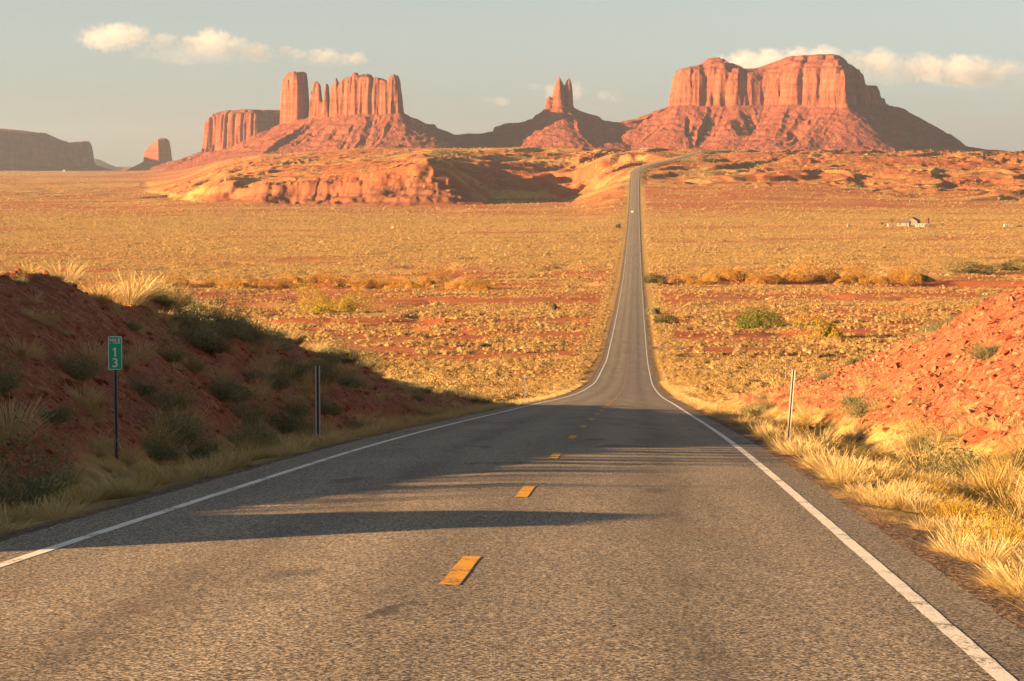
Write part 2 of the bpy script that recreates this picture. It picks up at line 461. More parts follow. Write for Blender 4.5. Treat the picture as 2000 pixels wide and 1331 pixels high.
# ------------------------------------------------------------------ materials of the setting
def mat_ground():
    n = NT('red_desert_soil')
    v = n.coord('Object')
    at_ = n.n('ShaderNodeVertexColor', layer_name='mask')
    sp = n.n('ShaderNodeSeparateColor')
    n.l(at_.outputs['Color'], sp.inputs[0])
    veg, grv, rck = sp.outputs[0], sp.outputs[1], sp.outputs[2]
    n1 = n.noise(v, 0.9, 6, 0.65)
    n2 = n.noise(v, 0.045, 5, 0.6)
    soil = n.ramp(n.math('ADD', n.math('MULTIPLY', n1, 0.5), n.math('MULTIPLY', n2, 0.5)),
                  [(0.3, (0.23, 0.060, 0.021)), (0.5, (0.33, 0.098, 0.036)), (0.7, (0.40, 0.150, 0.066))])
    # scattered grass: yellow flecks whose share follows the cover mask
    f1 = n.noise(v, 2.4, 5, 0.7)
    f2 = n.noise(v, 0.32, 4, 0.6)
    thr = n.math('ADD', n.math('MULTIPLY', f1, 0.55), n.math('MULTIPLY', f2, 0.45))
    ga = n.math('MULTIPLY', n.math('SUBTRACT', n.math('ADD', n.math('MULTIPLY', veg, 0.36), thr), 0.66), 9.0, clamp=True)
    grass = n.ramp(n.noise(v, 1.3, 4, 0.6), [(0.3, (0.25, 0.155, 0.045)), (0.5, (0.42, 0.275, 0.085)), (0.7, (0.52, 0.36, 0.13))])
    col = n.mix(n.math('MULTIPLY', ga, 0.94), soil, grass)
    # cut faces and bluffs
    v3 = n.coord('Object', (1, 1, 5))
    strat = n.noise(v3, 0.7, 5, 0.6)
    rk = n.ramp(n.math('ADD', n.math('MULTIPLY', strat, 0.6), n.math('MULTIPLY', n.noise(v, 3.5, 5, 0.7), 0.4)),
                [(0.3, (0.13, 0.033, 0.015)), (0.48, (0.225, 0.075, 0.036)), (0.60, (0.29, 0.115, 0.060)), (0.72, (0.38, 0.20, 0.125))])
    pb = n.n('ShaderNodeSeparateColor'); n.l(n.voro(v, 5.5, 'F1', 'Color'), pb.inputs[0])
    pb2 = n.n('ShaderNodeSeparateColor'); n.l(n.voro(v, 17.0, 'F1', 'Color'), pb2.inputs[0])
    chip = n.ramp(n.math('ADD', n.math('MULTIPLY', pb.outputs[0], 0.5), n.math('MULTIPLY', pb2.outputs[1], 0.5)), [(0.15, (0.13, 0.034, 0.016)), (0.5, (0.25, 0.085, 0.042)), (0.72, (0.34, 0.145, 0.072)), (0.9, (0.44, 0.255, 0.145))])
    rk = n.mix(0.55, rk, chip)
    col = n.mix(rck, col, rk)
    st = n.voro(v, 26.0, 'F1', 'Color')
    hs = n.n('ShaderNodeSeparateColor'); n.l(st, hs.inputs[0])
    gcol = n.ramp(hs.outputs[0], [(0.0, (0.035, 0.028, 0.024)), (0.5, (0.085, 0.066, 0.05)), (0.85, (0.16, 0.12, 0.09)), (1.0, (0.30, 0.20, 0.13))])
    gcol = n.mix(n.math('MULTIPLY', n1, 0.35), gcol, (0.22, 0.10, 0.05))
    col = n.mix(grv, col, gcol)
    h = n.math('ADD', n.math('MULTIPLY', f1, 0.25), n.math('MULTIPLY', n.noise(v, 9.0, 4, 0.65), 0.12))
    h = n.math('ADD', h, n.math('MULTIPLY', n.math('ADD', n.voro(v, 5.5), n.math('MULTIPLY', n.voro(v, 17.0), 0.4)), n.math('MULTIPLY', rck, -0.08)))
    nb = n.bump(h, 0.9, 0.5)
    return n.surf(col, 0.95, nb, spec=0.1)

def mat_asphalt():
    n = NT('worn_chip_seal_asphalt')
    v = n.coord('Object')
    vl = n.coord('Object', (1, 0.06, 1), (0, 0, 0.0486))          # stretched along the lane
    cell = n.voro(v, 62.0, 'F1', 'Color')
    hs = n.n('ShaderNodeSeparateColor'); n.l(cell, hs.inputs[0])
    fine = n.noise(v, 38.0, 3, 0.7)
    stone = n.math('ADD', n.math('MULTIPLY', hs.outputs[0], 0.55), n.math('MULTIPLY', fine, 0.45))
    base = n.ramp(stone, [(0.20, (0.018, 0.014, 0.011)), (0.40, (0.095, 0.077, 0.057)), (0.56, (0.230, 0.185, 0.132)), (0.76, (0.58, 0.46, 0.32))])
    # long wear tracks and stains
    wear = n.noise(vl, 0.95, 4, 0.6)
    big = n.noise(v, 0.16, 4, 0.6)
    k = n.ramp(n.math('ADD', n.math('MULTIPLY', wear, 0.6), n.math('MULTIPLY', big, 0.4)), [(0.30, 0.70), (0.5, 1.0), (0.7, 1.18)])
    base = n.mix(1.0, base, k, 'MULTIPLY')
    sx = n.n('ShaderNodeSeparateXYZ'); tc = n.n('ShaderNodeTexCoord'); n.l(tc.outputs['Object'], sx.inputs[0])
    off = n.math('SUBTRACT', n.math('ADD', sx.outputs[0], 1.6), n.math('MULTIPLY', sx.outputs[1], 0.0486))
    lane = n.math('ABSOLUTE', n.math('SUBTRACT', n.math('ABSOLUTE', n.math('SUBTRACT', off, 0.15)), 1.85))
    trk = n.math('ABSOLUTE', n.math('SUBTRACT', lane, 0.85))                       # distance from the wheel paths
    trk = n.math('ADD', trk, n.math('MULTIPLY', n.math('SUBTRACT', n.noise(vl, 0.5, 4, 0.6), 0.5), 0.7))
    base = n.mix(1.0, base, n.ramp(trk, [(0.05, 1.09), (0.38, 1.0), (0.75, 0.88)]), 'MULTIPLY')
    drip = n.math('MULTIPLY', n.ramp(lane, [(0.0, 1.0), (0.42, 0.0)]), n.ramp(n.noise(n.coord('Object', (1.6, 0.16, 1)), 1.3, 4, 0.6), [(0.46, 0.0), (0.66, 1.0)]))
    base = n.mix(n.math('MULTIPLY', drip, 0.5), base, (0.06, 0.048, 0.038))
    gouge = n.math('MULTIPLY', n.ramp(n.noise(n.coord('Object', (1.5, 0.55, 1), (0, 0, 0.5)), 1.15, 3, 0.6, 0.8), [(0.685, 0.0), (0.71, 1.0)]), n.ramp(n.math('ABSOLUTE', n.math('SUBTRACT', off, -0.1)), [(0.35, 1.0), (0.8, 0.0)]))
    base = n.mix(n.math('MULTIPLY', gouge, 0.75), base, (0.045, 0.034, 0.034))
    vp = n.coord('Object', (1.0, 0.42, 1))
    blot = n.ramp(n.noise(vp, 0.75, 3, 0.5, 0.4), [(0.64, 0.0), (0.69, 1.0)])
    base = n.mix(n.math('MULTIPLY', blot, 0.5), base, (0.032, 0.028, 0.026))
    rust = n.ramp(n.noise(v, 0.5, 3, 0.5), [(0.60, 0.0), (0.72, 1.0)])
    base = n.mix(n.math('MULTIPLY', rust, 0.22), base, (0.22, 0.10, 0.045))
    nb = n.bump(stone, 0.85, 0.012)
    return n.surf(base, 0.82, nb, spec=0.25)

def mat_paint(name, col, wear, edge):
    n = NT(name)
    v = n.coord('Object')
    w = n.math('ADD', n.math('MULTIPLY', n.noise(v, 26, 4, 0.7), 0.5), n.math('MULTIPLY', n.noise(v, 1.2, 3), 0.5))
    cc = n.mix(n.ramp(w, [(wear, 1.0), (wear + 0.07, 0.0)]), col, (0.12, 0.10, 0.08))
    cc = n.mix(n.math('MULTIPLY', n.noise(v, 60, 2), 0.14), cc, (0.35, 0.28, 0.2))
    nb = n.bump(n.noise(v, 45, 3, 0.7), 0.7, 0.01)
    return n.surf(cc, 0.75, nb, spec=0.2)

def mat_rock(name, hi=False, sx=1.0):
    """sandstone of the buttes: level beds, streaked cliffs, dusty talus"""
    n = NT(name)
    g = n.n('ShaderNodeNewGeometry')
    sp = n.n('ShaderNodeSeparateXYZ'); n.l(g.outputs['Normal'], sp.inputs[0])
    v = n.coord('Object', (sx, sx, sx))
    vb = n.coord('Object', (0.008 * sx, 0.008 * sx, 0.13 * sx))
    vs_ = n.coord('Object', (0.09 * sx, 0.09 * sx, 0.008 * sx))
    bed = n.noise(vb, 1.0, 6, 0.65)
    stk = n.noise(vs_, 1.0, 5, 0.65)
    cl = n.ramp(n.math('ADD', n.math('MULTIPLY', bed, 0.45), n.math('MULTIPLY', stk, 0.55)),
                [(0.34, (0.12, 0.033, 0.018)), (0.45, (0.235, 0.070, 0.036)), (0.55, (0.31, 0.098, 0.052)), (0.68, (0.41, 0.16, 0.09))])
    big = n.noise(v, 0.012, 4, 0.6)
    t1 = n.noise(v, 0.05, 5, 0.65)
    ta = n.ramp(n.math('ADD', n.math('MULTIPLY', big, 0.4), n.math('MULTIPLY', t1, 0.6)),
                [(0.32, (0.17, 0.046, 0.028)), (0.5, (0.25, 0.074, 0.043)), (0.68, (0.31, 0.112, 0.068))])
    ta = n.mix(n.math('MULTIPLY', n.ramp(bed, [(0.45, 0.0), (0.6, 1.0)]), 0.35), ta, (0.19, 0.05, 0.032))
    sh = n.ramp(n.voro(v, 0.085, 'F1', 'Distance'), [(0.13, 1.0), (0.24, 0.0)])
    ta = n.mix(n.math('MULTIPLY', sh, 0.55), ta, (0.075, 0.06, 0.035))
    f = n.rng(sp.outputs[2], 0.50, 0.72)
    col = n.mix(f, cl, ta)
    # broken joints and ledges stay as relief on the surface
    h = n.math('ADD', n.math('MULTIPLY', n.noise(n.coord('Object', (0.085 * sx, 0.085 * sx, 0.016 * sx)), 1.0, 5, 0.7), 10.0),
               n.math('MULTIPLY', n.noise(v, 0.055, 6, 0.72), 8.0))
    nb = n.bump(h, 0.9, 1.0)
    return n.surf(col, 0.95, nb, spec=0.05)

# ------------------------------------------------------------------ ground sheet
def sheet(parts, name, mat, kind='structure'):
    V, Fc, M = [], [], []
    off = 0
    for (X, Y, sink) in parts:
        nr, nc = X.shape
        z, a, b, c_ = terrain(X, Y)
        z = z - sink
        V.append(np.stack([X.ravel(), Y.ravel(), z.ravel()], 1))
        M.append(np.stack([a.ravel(), b.ravel(), c_.ravel(), np.ones(a.size)], 1))
        Fc.append(grid_faces(nr, nc, off))
        off += X.size
    V, Fc, M = np.concatenate(V), np.concatenate(Fc), np.concatenate(M)
    me = mk_mesh(name, V, Fc, [mat], smooth=True)
    ca = me.color_attributes.new('mask', 'FLOAT_COLOR', 'POINT')
    ca.data.foreach_set('color', M.astype(np.float32).ravel())
    return meta(link(bpy.data.objects.new(name, me)), kind=kind)

def geo(a, b, g, mn):
    out = [a]
    while out[-1] < b:
        out.append(out[-1] + max(mn, abs(out[-1]) * g))
    out[-1] = b
    return np.array(out)
def cols_s(near, st, far, g):
    p = [0.0]
    while p[-1] < far:
        p.append(p[-1] + (st if p[-1] < near else max(st, (p[-1] - near) * g + st)))
    p = np.array(p)
    return np.concatenate([-p[:0:-1], p])

def build_ground():
    parts = []
    d = np.concatenate([np.arange(-40, 8, 4.0), geo(8, 252, 0.0055, 0.16)])
    s = cols_s(17, 0.21, 170, 0.09)
    D, Sg = np.meshgrid(d, s, indexing='ij')
    parts.append((xr(D) + Sg, D, 0.0))
    d = geo(246, 1800, 0.0052, 1.4)
    pxs = np.concatenate([np.arange(-1500, -60, 40), np.arange(-60, 1150, 5.0), np.arange(1150, 1330, 2.0), np.arange(1330, 2060, 5.0), np.arange(2060, 3600, 40)])
    D, P = np.meshgrid(d, pxs, indexing='ij')
    parts.append(((P - 1000) / F_PX * D, D, 0.12 * (1 - sst(247, 252, D))))
    d = np.concatenate([np.arange(1790, 2220, 9.0), np.arange(2220, 2760, 3.2), np.arange(2760, 3480, 6.0), geo(3480, 4200, 0.008, 10)])
    pxs = np.concatenate([np.arange(-1500, -60, 30), np.arange(-60, 280, 5.0), np.arange(280, 2060, 2.0), np.arange(2060, 3600, 30)])
    D, P = np.meshgrid(d, pxs, indexing='ij')
    parts.append(((P - 1000) / F_PX * D, D, 0.25 * (1 - sst(1792, 1800, D))))
    d = geo(4180, 29500, 0.03, 60)
    pxs = np.arange(-3500, 5600, 25.0)
    D, P = np.meshgrid(d, pxs, indexing='ij')
    parts.append(((P - 1000) / F_PX * D, D, 0.6 * (1 - sst(4181, 4200, D))))
    return sheet(parts, 'ground', mat_ground())

# ------------------------------------------------------------------ road and its paint
def strip(name, mat, d, sl_, sr_, lift, parent=None, ncol=2, wob=0.0, seed=0):
    tx = np.linspace(0, 1, ncol)
    L = sl_ + wob * fbm(d * 2.9, 0 * d, seed, 4, 0.75)
    Rr = sr_ + wob * fbm(d * 2.9, 0 * d + 40, seed + 9, 4, 0.75)
    Sg = L[:, None] * (1 - tx) + Rr[:, None] * tx
    D = np.repeat(d[:, None], ncol, 1)
    gx = np.gradient(xr(_DD))                          # heading of the road
    hd = np.interp(D, _DD, gx)
    nrm = np.sqrt(1 + hd * hd)
    X = xr(D) + Sg / nrm
    Y = D - Sg * hd / nrm
    Z = zr(D) - 0.02 * np.abs(Sg) + lift
    me = mk_mesh(name, np.stack([X.ravel(), Y.ravel(), Z.ravel()], 1), grid_faces(len(d), ncol), [mat], smooth=True)
    return link(bpy.data.objects.new(name, me), parent)

def build_road():
    d = np.concatenate([np.arange(-40, 8, 2.0), geo(8, 3330, 0.006, 0.25)])
    one = np.ones_like(d)
    road = strip('road', mat_asphalt(), d, -4.30 * one, 4.08 * one, 0 * d[:, None] + 0.01 + 0.05 * sst(400, 2000, d)[:, None], None, 15, 0.05, 81)
    meta(road, kind='structure')
    lift = 0.0135 + 0.10 * sst(300, 2000, d)[:, None]
    white = mat_paint('worn_white_road_paint', (0.74, 0.69, 0.60), 0.39, 0)
    yel = mat_paint('worn_yellow_road_paint', (0.74, 0.33, 0.010), 0.41, 0)
    for sgn in (-1, 1):
        strip('edge_line', white, d, (sgn * 3.6 - 0.062) * one, (sgn * 3.6 + 0.062) * one, lift, road, 2, 0.009, 83 + sgn)
    k = 0
    for i in range(40):
        a = 18.45 + 11.6 * i
        dd = np.linspace(a, a + 2.6, 8)
        dl = 0.0135 + 0.10 * sst(300, 2000, dd)[:, None]
        o1 = np.ones_like(dd)
        strip('centre_dash', yel, dd, 0.17 * o1, 0.32 * o1, dl, road, 2, 0.012, 90 + i)
    return road

def build_track(name, pts, wid, mat):
    """a dirt track draped on the ground along plan points"""
    P = np.array(pts, float)
    t = np.concatenate([[0], np.cumsum(np.hypot(*np.diff(P, axis=0).T))])
    tt = np.linspace(0, t[-1], max(int(t[-1] / 3), 8))
    x, y = np.interp(tt, t, P[:, 0]), np.interp(tt, t, P[:, 1])
    x = x + 0.6 * fbm(tt / 12, 0 * tt, 5, 2)
    tx, ty = np.gradient(x), np.gradient(y)
    L = np.hypot(tx, ty)
    nx, ny = -ty / L, tx / L
    cols = np.linspace(-wid / 2, wid / 2, 5)
    X = x[:, None] + nx[:, None] * cols
    Y = y[:, None] + ny[:, None] * cols
    Z = np.maximum(ground_z(X, Y), ground_z(x, y)[:, None] - 0.1).reshape(X.shape) + 0.12
    me = mk_mesh(name, np.stack([X.ravel(), Y.ravel(), Z.ravel()], 1), grid_faces(len(tt), 5), [mat], smooth=True)
    return meta(link(bpy.data.objects.new(name, me)), kind='structure')
# ------------------------------------------------------------------ buttes and mesas
def poly_sd(X, Y, poly, Rc=70.0):
    """signed distance to a closed polygon (negative inside) and a running coordinate along its outline"""
    P = np.array(poly, float)
    n = len(P)
    A = 0.5 * sum(P[i][0] * P[(i + 1) % n][1] - P[(i + 1) % n][0] * P[i][1] for i in range(n))
    if A < 0: P = P[::-1]
    best = np.full(X.shape, 1e18); run = np.zeros(X.shape); inside = np.zeros(X.shape, bool)
    S0 = 0.0
    for i in range(n):
        a, b, p0 = P[i], P[(i + 1) % n], P[i - 1]
        e = b - a; L = math.hypot(*e); u = e / L
        dx, dy = X - a[0], Y - a[1]
        t = np.clip((dx * u[0] + dy * u[1]) / L, 0, 1)
        qx, qy = dx - e[0] * t, dy - e[1] * t
        d2 = qx * qx + qy * qy
        s = S0 + t * L
        ang = np.arctan2(dx * u[0] + dy * u[1], dx * u[1] - dy * u[0])      # fan round the first corner
        s = np.where(t <= 0, S0 + np.clip(ang, -1.6, 0) * Rc, s)
        m = d2 < best
        best = np.where(m, d2, best); run = np.where(m, s, run)
        cond = ((a[1] > Y) != (b[1] > Y))
        with np.errstate(divide='ignore', invalid='ignore'):
            xi = (b[0] - a[0]) * (Y - a[1]) / (b[1] - a[1] + 1e-12) + a[0]
        inside ^= cond & (X < xi)
        f = b + (P[(i + 2) % n] - b)
        e2 = P[(i + 2) % n] - b
        tr = math.atan2(u[0] * e2[1] - u[1] * e2[0], u[0] * e2[0] + u[1] * e2[1])
        S0 += L + max(tr, 0) * Rc
    d = np.sqrt(best)
    return np.where(inside, -d, d), run

def pp(px, d): return ((px - 1000) / F_PX * d, d)

def flutes(run, X, Y, seed, a1=9, w1=46, a2=4.5, w2=19, a3=1.8, w3=8):
    wob = 6 * fbm(X / 60, Y / 60, seed + 3, 2)
    r = run + wob
    f = a1 * (1 - np.abs(vn(r / w1, 0 * r + 0.5, seed) * 2 - 1) ** 0.8 * 2)
    f = f + a2 * (1 - np.abs(vn(r / w2, 0 * r + 3.5, seed + 1) * 2 - 1) ** 0.8 * 2)
    f = f + a3 * (vn(r / w3, 0 * r + 7.5, seed + 2) * 2 - 1) * 1.5
    return f

def cracks(run, X, Y, seed, gap, depth, width):
    """narrow joints cut into a wall at uneven spacing"""
    r = run + 3.0 * fbm(X / 25, Y / 25, seed + 6, 3)
    i = np.floor(r / gap); best = np.zeros_like(r)
    for k in (-1, 0, 1):
        h1 = _h(i + k, 0 * i, seed); h2 = _h(i + k, 0 * i + 1, seed)
        p = (i + k + 0.1 + 0.8 * h1) * gap
        best = np.maximum(best, (0.25 + 0.75 * h2) * np.clip(1 - np.abs(r - p) / (width * (0.6 + 0.8 * h2)), 0, 1))
    return depth * best

def cliff(X, Y, poly, top, foot, seed, w=15.0, shoulder=0.0, shw=60.0, fl=(9, 46, 4.5, 19, 1.8, 8), cap=2.0, ck=(0, 1), grow=5.0):
    """height of a cliff-sided rock; top and foot are heights (numbers or arrays). Returns z and the unperturbed distance"""
    sd, run = poly_sd(X, Y, poly)
    q = sd + flutes(run, X, Y, seed, *fl) * sst(-60, -2, sd) * 1.0 + 2.0 * fbm(X / 14, Y / 14, seed + 8, 3)
    q = q - grow
    if ck[0]:
        dv = np.clip(0.15 + 1.7 * vn(run / 34, sd / 7, seed + 40) ** 1.3, 0, 1.3)
        q = q + dv * cracks(run, X, Y, seed + 20, 34 * ck[1], ck[0], 7 * ck[1]) + (1.3 - dv) * cracks(run, X, Y, seed + 30, 15 * ck[1], 0.55 * ck[0], 4 * ck[1])
        q = q + 3.2 * fbm(run / 11, sd / 4.5, seed + 41, 4, 0.6)
    q = np.where(sd > grow * 0.7, np.maximum(q, 0.01), q)
    t = np.clip(-q / w, 0, 1)
    # steep wall with two narrow ledges, then a rounded shoulder up to the skyline
    prof = np.interp(t, [0, 0.16, 0.30, 0.36, 0.62, 0.80, 0.9, 1.0], [0, 0.14, 0.20, 0.40, 0.82, 0.90, 0.985, 1.0])
    sx_ = np.clip(-q / shw + 0.06 * fbm(run / 30, sd / 60, seed + 46, 3), 0, 1)
    sh = shoulder * (0.25 * (1 - sst(0, 1, sx_)) + 0.75 * np.interp(sx_, [0, 0.13, 0.19, 0.40, 0.47, 0.74, 0.80, 1], [1, 0.96, 0.70, 0.64, 0.36, 0.30, 0.05, 0]))
    z = foot + (top - sh - foot) * prof + cap * fbm(X / 22, Y / 22, seed + 5, 4) * sst(0.8, 1, t)
    h = 11.0                                   # beds stand out as ledges on the wall
    zz = z + 2.5 * fbm(X / 40, Y / 40, seed + 42, 2)
    stp = (np.floor(zz / h) + sst(0.5, 1.0, zz / h - np.floor(zz / h))) * h - zz
    z = z + 0.7 * stp * sst(0.35, 0.65, vn(run / 50, z / 18, seed + 43)) * sst(0.03, 0.2, t)
    return np.where(q < 0, z, -1e4), sd, run

def talus(sd, run, X, Y, zb, hb, L, seed, ex=1.35, amp=1.0):
    """rubble apron: concave slope with gullies running down it and broken ledges"""
    LL = L * (1 + 0.28 * fbm(run / 160, 0 * run, seed + 11, 2))
    warp = 18 * fbm(X / 70, Y / 70, seed + 12, 3)
    q = np.clip(1 - np.maximum(sd, 0) / LL, 0, 1)
    z = hb * q ** ex
    r = run + warp
    gul = ridged(r / 62 + 0.3 * fbm(sd / 120, run / 90, seed + 4, 2), sd / 420, seed + 13, 2)
    gu2 = ridged(r / 21, sd / 160, seed + 14, 2)
    mid = q * (1 - q) * 4
    z = z + amp * hb * (0.30 * (gul - 0.55) * mid + 0.085 * (gu2 - 0.5) * np.sqrt(mid + 1e-9))
    # level ledges break the slope
    h = 13.0
    zz = z + 3 * fbm(X / 45, Y / 45, seed + 15, 2)
    stp = (np.floor(zz / h) + sst(0.45, 1.0, zz / h - np.floor(zz / h))) * h - zz
    z = z + 0.55 * stp * sst(0.5, 0.7, vn(X / 55, Y / 55, seed + 16)) * sst(0, 12, z)
    z = z + amp * (3.0 * fbm(X / 34, Y / 34, seed + 17, 3) + 2.2 * fbm(X / 11, Y / 11, seed + 18, 3)) * sst(0.0, 0.12, q)
    return zb + z - 0.36 * np.maximum(sd - LL, 0)

def skyline(X, Yc, pts, z_of=None):
    """profile height read against x: pts are (photo column, photo row) at distance Yc"""
    P = np.array(pts, float)
    return np.interp(X, (P[:, 0] - 1000) / F_PX * Yc, (300 - P[:, 1]) / F_PX * Yc)

def field(name, x0, x1, y0, y1, step, fn, mat, label, cat, low=-20, smooth=True, group=None):
    x = np.arange(x0, x1 + step, step); y = np.arange(y0, y1 + step, step)
    Y, X = np.meshgrid(y, x, indexing='ij')
    z = fn(X, Y)
    keep = z > low
    F = grid_faces(*X.shape)
    k = keep.ravel()[F].any(1)
    F = F[k]
    z = np.maximum(z, low - 6)
    V = np.stack([X.ravel(), Y.ravel(), z.ravel()], 1)
    cx, cy = (x0 + x1) / 2, (y0 + y1) / 2
    used = np.unique(F); mp = np.zeros(len(V), np.int64); mp[used] = np.arange(len(used))
    V = V[used] - np.array([cx, cy, 0])
    me = mk_mesh(name, V, mp[F], [mat], smooth=False)
    me.polygons.foreach_set('use_smooth', np.ones(len(me.polygons), bool))
    o = link(bpy.data.objects.new(name, me))
    o.location = (cx, cy, 0)
    return meta(o, label, cat, group)

def build_buttes():
    rk = mat_rock('red_sandstone')
    # --- big right-hand mesa
    def big(X, Y):
        Yc = 6000
        poly = [pp(1312, 6110), pp(1340, 6085), pp(1385, 6080), pp(1440, 6050), pp(1490, 6060), pp(1540, 6010), pp(1600, 5985), pp(1650, 5960),
                pp(1680, 6020), pp(1714, 6150), pp(1752, 6290), pp(1757, 6420), pp(1700, 6520), pp(1350, 6520), pp(1302, 6300)]
        sk = skyline(X, Yc, [(1300, 160), (1316, 140), (1325, 131), (1335, 127), (1380, 121), (1393, 111), (1410, 108), (1422, 111), (1432, 120), (1450, 124), (1460, 131), (1480, 131), (1500, 127),
                             (1530, 117), (1555, 107), (1600, 106), (1640, 105), (1658, 109), (1668, 117), (1680, 121), (1692, 135), (1698, 155), (1715, 163), (1735, 161), (1740, 172), (1750, 187), (1754, 183), (1757, 195), (1775, 200)])
        sh = np.interp(px_of(X, 0 * Y + Yc), [1310, 1360, 1410, 1470, 1530, 1600, 1660, 1700, 1760], [3, 14, 42, 22, 40, 48, 40, 12, 4])
        zc, sd, run = cliff(X, Y, poly, sk, 100, 101, w=30, shoulder=sh, shw=95, fl=(9, 110, 3.5, 31, 1.6, 10), ck=(12, 1.5), grow=11)
        zt = talus(sd, run, X, Y, 0, 112, np.interp(px_of(X, Y), [1200, 1330, 1500, 1700, 1800], [245, 235, 235, 205, 190]), 120, 1.25)
        # the low saddle reaching left and the long tail on the right
        tail = skyline(X, 6000, [(1150, 330), (1225, 262), (1240, 243), (1270, 236), (1290, 222), (1315, 212), (1330, 300), (1331, 400)])
        rl = np.abs(Y - 6130 - 30 * fbm(X / 90, 0 * X, 5, 2))
        zt = np.maximum(zt, tail - 0.55 * rl + 4 * fbm(X / 30, Y / 30, 9, 3))
        t2 = skyline(X, 6000, [(1700, 420), (1760, 300), (1820, 272), (1850, 277), (1900, 286), (1960, 292), (2000, 297), (2100, 303)])
        zt = np.maximum(zt, t2 - 0.28 * np.abs(Y - 6180) + 3 * fbm(X / 30, Y / 30, 19, 3))
        return np.maximum(zc, zt)
    field('mesa', 130, 1290, 5610, 6760, 2.1, big, rk, 'largest red mesa, broad and flat topped, standing right of the road', 'mesa', -14)

    # --- castle-like butte with the separate pillar
    def castle(X, Y):
        Yc = 6000
        pil = [pp(553, 6090), pp(566, 6062), pp(581, 6042), pp(590, 6062), pp(602, 6140), pp(598, 6180), pp(560, 6180)]
        zp, sp_, rp = cliff(X, Y, pil, skyline(X, 6100, [(550, 170), (558, 152), (564, 145), (580, 142), (600, 142), (604, 147), (610, 160)]), 62, 201, w=10, shoulder=3, shw=14, fl=(2, 30, 1.5, 13, 1, 6), cap=1.5, ck=(3, 0.6), grow=8)
        cas = [pp(607, 5995), pp(640, 5975), pp(668, 5955), pp(700, 5925), pp(735, 5915), pp(760, 5910), pp(778, 5905), pp(787, 5935), pp(789, 6000), pp(770, 6050), pp(690, 6070), pp(615, 6050)]
        sk = skyline(X, Yc, [(604, 190), (609, 166), (617, 159), (621, 160), (626, 168), (628, 196), (634, 200), (636, 169), (639, 164), (642, 170), (643.5, 215), (646, 215), (648, 172), (652, 166), (656, 157), (660, 153), (663, 166), (667, 164), (672, 157),
                             (683, 151), (691, 148), (694, 141), (698, 140), (701, 147), (708, 148), (720, 146), (730, 148), (736, 154), (755, 155), (760, 158), (764, 151), (772, 150), (774, 147), (781, 147), (785, 160), (788, 180), (792, 220)])
        zc, sc_, rc = cliff(X, Y, cas, sk, 78, 211, w=15, shoulder=0, shw=20, fl=(4, 48, 2.5, 17, 1.5, 7), cap=2.0, ck=(7, 0.75), grow=7)
        zc = np.where(zc > 0, zc - 6 * sst(0.35, 0.75, ridged(X / 12, Y / 45, 77, 2)) * sst(640, 655, px_of(X, Y)) * sst(110, 150, zc), zc)
        body = [pp(552, 6090), pp(580, 6035), pp(612, 5990), pp(640, 5970), pp(700, 5920), pp(780, 5900), pp(794, 5990), pp(770, 6060), pp(620, 6150), pp(560, 6185)]
        sd, run = poly_sd(X, Y, body)
        hb = np.interp(px_of(X, Y), [500, 555, 610, 700, 785, 820], [66, 74, 82, 88, 92, 86])
        zt = talus(sd, run, X, Y, 0, hb, np.interp(px_of(X, Y), [450, 560, 700, 790, 860], [165, 185, 215, 190, 190]), 220, 1.2)
        led = skyline(X, 6000, [(745, 480), (790, 224), (812, 236), (846, 243), (850, 246), (856, 258), (866, 264), (900, 270), (960, 480)])
        zt = np.maximum(zt, led - 0.75 * np.abs(Y - 6050) + 3 * fbm(X / 25, Y / 25, 9, 3))
        return np.maximum(np.maximum(zp, zc), np.where(sd < 0, np.maximum(zt, hb - 3), zt))
    field('butte', -900, -60, 5480, 6420, 1.9, castle, rk, 'castle shaped red butte with a tall separate pillar at its left end', 'butte', -66)

    # --- twin spires
    def spires(X, Y):
        Yc = 6110
        def cone(px, d, r, zt, zb, ex, seed, el=1.0):
            cx, cy = pp(px, d)
            dx, dy = (X - cx), (Y - cy) / el
            an = np.arctan2(dy, dx)
            rr = np.hypot(dx, dy) * (1 + 0.16 * np.sin(an * 3 + seed) + 0.12 * fbm(an * 1.4, 0 * an + seed, seed, 2)) + 1.2 * fbm(X / 7, Y / 7, seed, 2)
            t = np.clip(1 - rr / r, 0, 1)
            return np.where(t > 0, zb + (zt - zb) * t ** ex, -1e4)
        z = cone(1092.5, 6110, 18.5, 181, 84, 0.30, 3, 1.2)
        z = np.maximum(z, cone(1110.5, 6115, 12.5, 180, 84, 0.22, 8, 1.3))
        z = np.maximum(z, cone(1073, 6110, 10, 136, 84, 0.16, 12, 1.2))
        z = np.maximum(z, cone(1082, 6112, 10, 139, 84, 0.25, 15, 1.2))
        z = np.maximum(z, cone(1115, 6108, 7, 126, 80, 0.25, 18, 1.0))
        body = [pp(1067, 6105), pp(1092, 6085), pp(1117, 6100), pp(1118, 6135), pp(1090, 6150), pp(1068, 6130)]
        sd, run = poly_sd(X, Y, body, 40)
        zt = talus(sd, run, X, Y, 0, np.interp(px_of(X, Y), [1040, 1070, 1100, 1120, 1150], [104, 108, 116, 112, 106]), 230, 320, 1.45)
        lft = skyline(X, Yc, [(820, 480), (866, 264), (900, 262), (962, 258), (966, 248), (985, 241), (1010, 240), (1030, 235), (1047, 228), (1060, 219), (1069, 211), (1095, 480)])
        zt = np.maximum(zt, lft - 0.62 * np.abs(Y - 6120) + 2.5 * fbm(X / 25, Y / 25, 6, 3) - 1)
        rgt = skyline(X, Yc, [(1085, 480), (1117, 209), (1135, 217), (1170, 228), (1176, 234), (1200, 239), (1235, 241), (1262, 240), (1330, 480)])
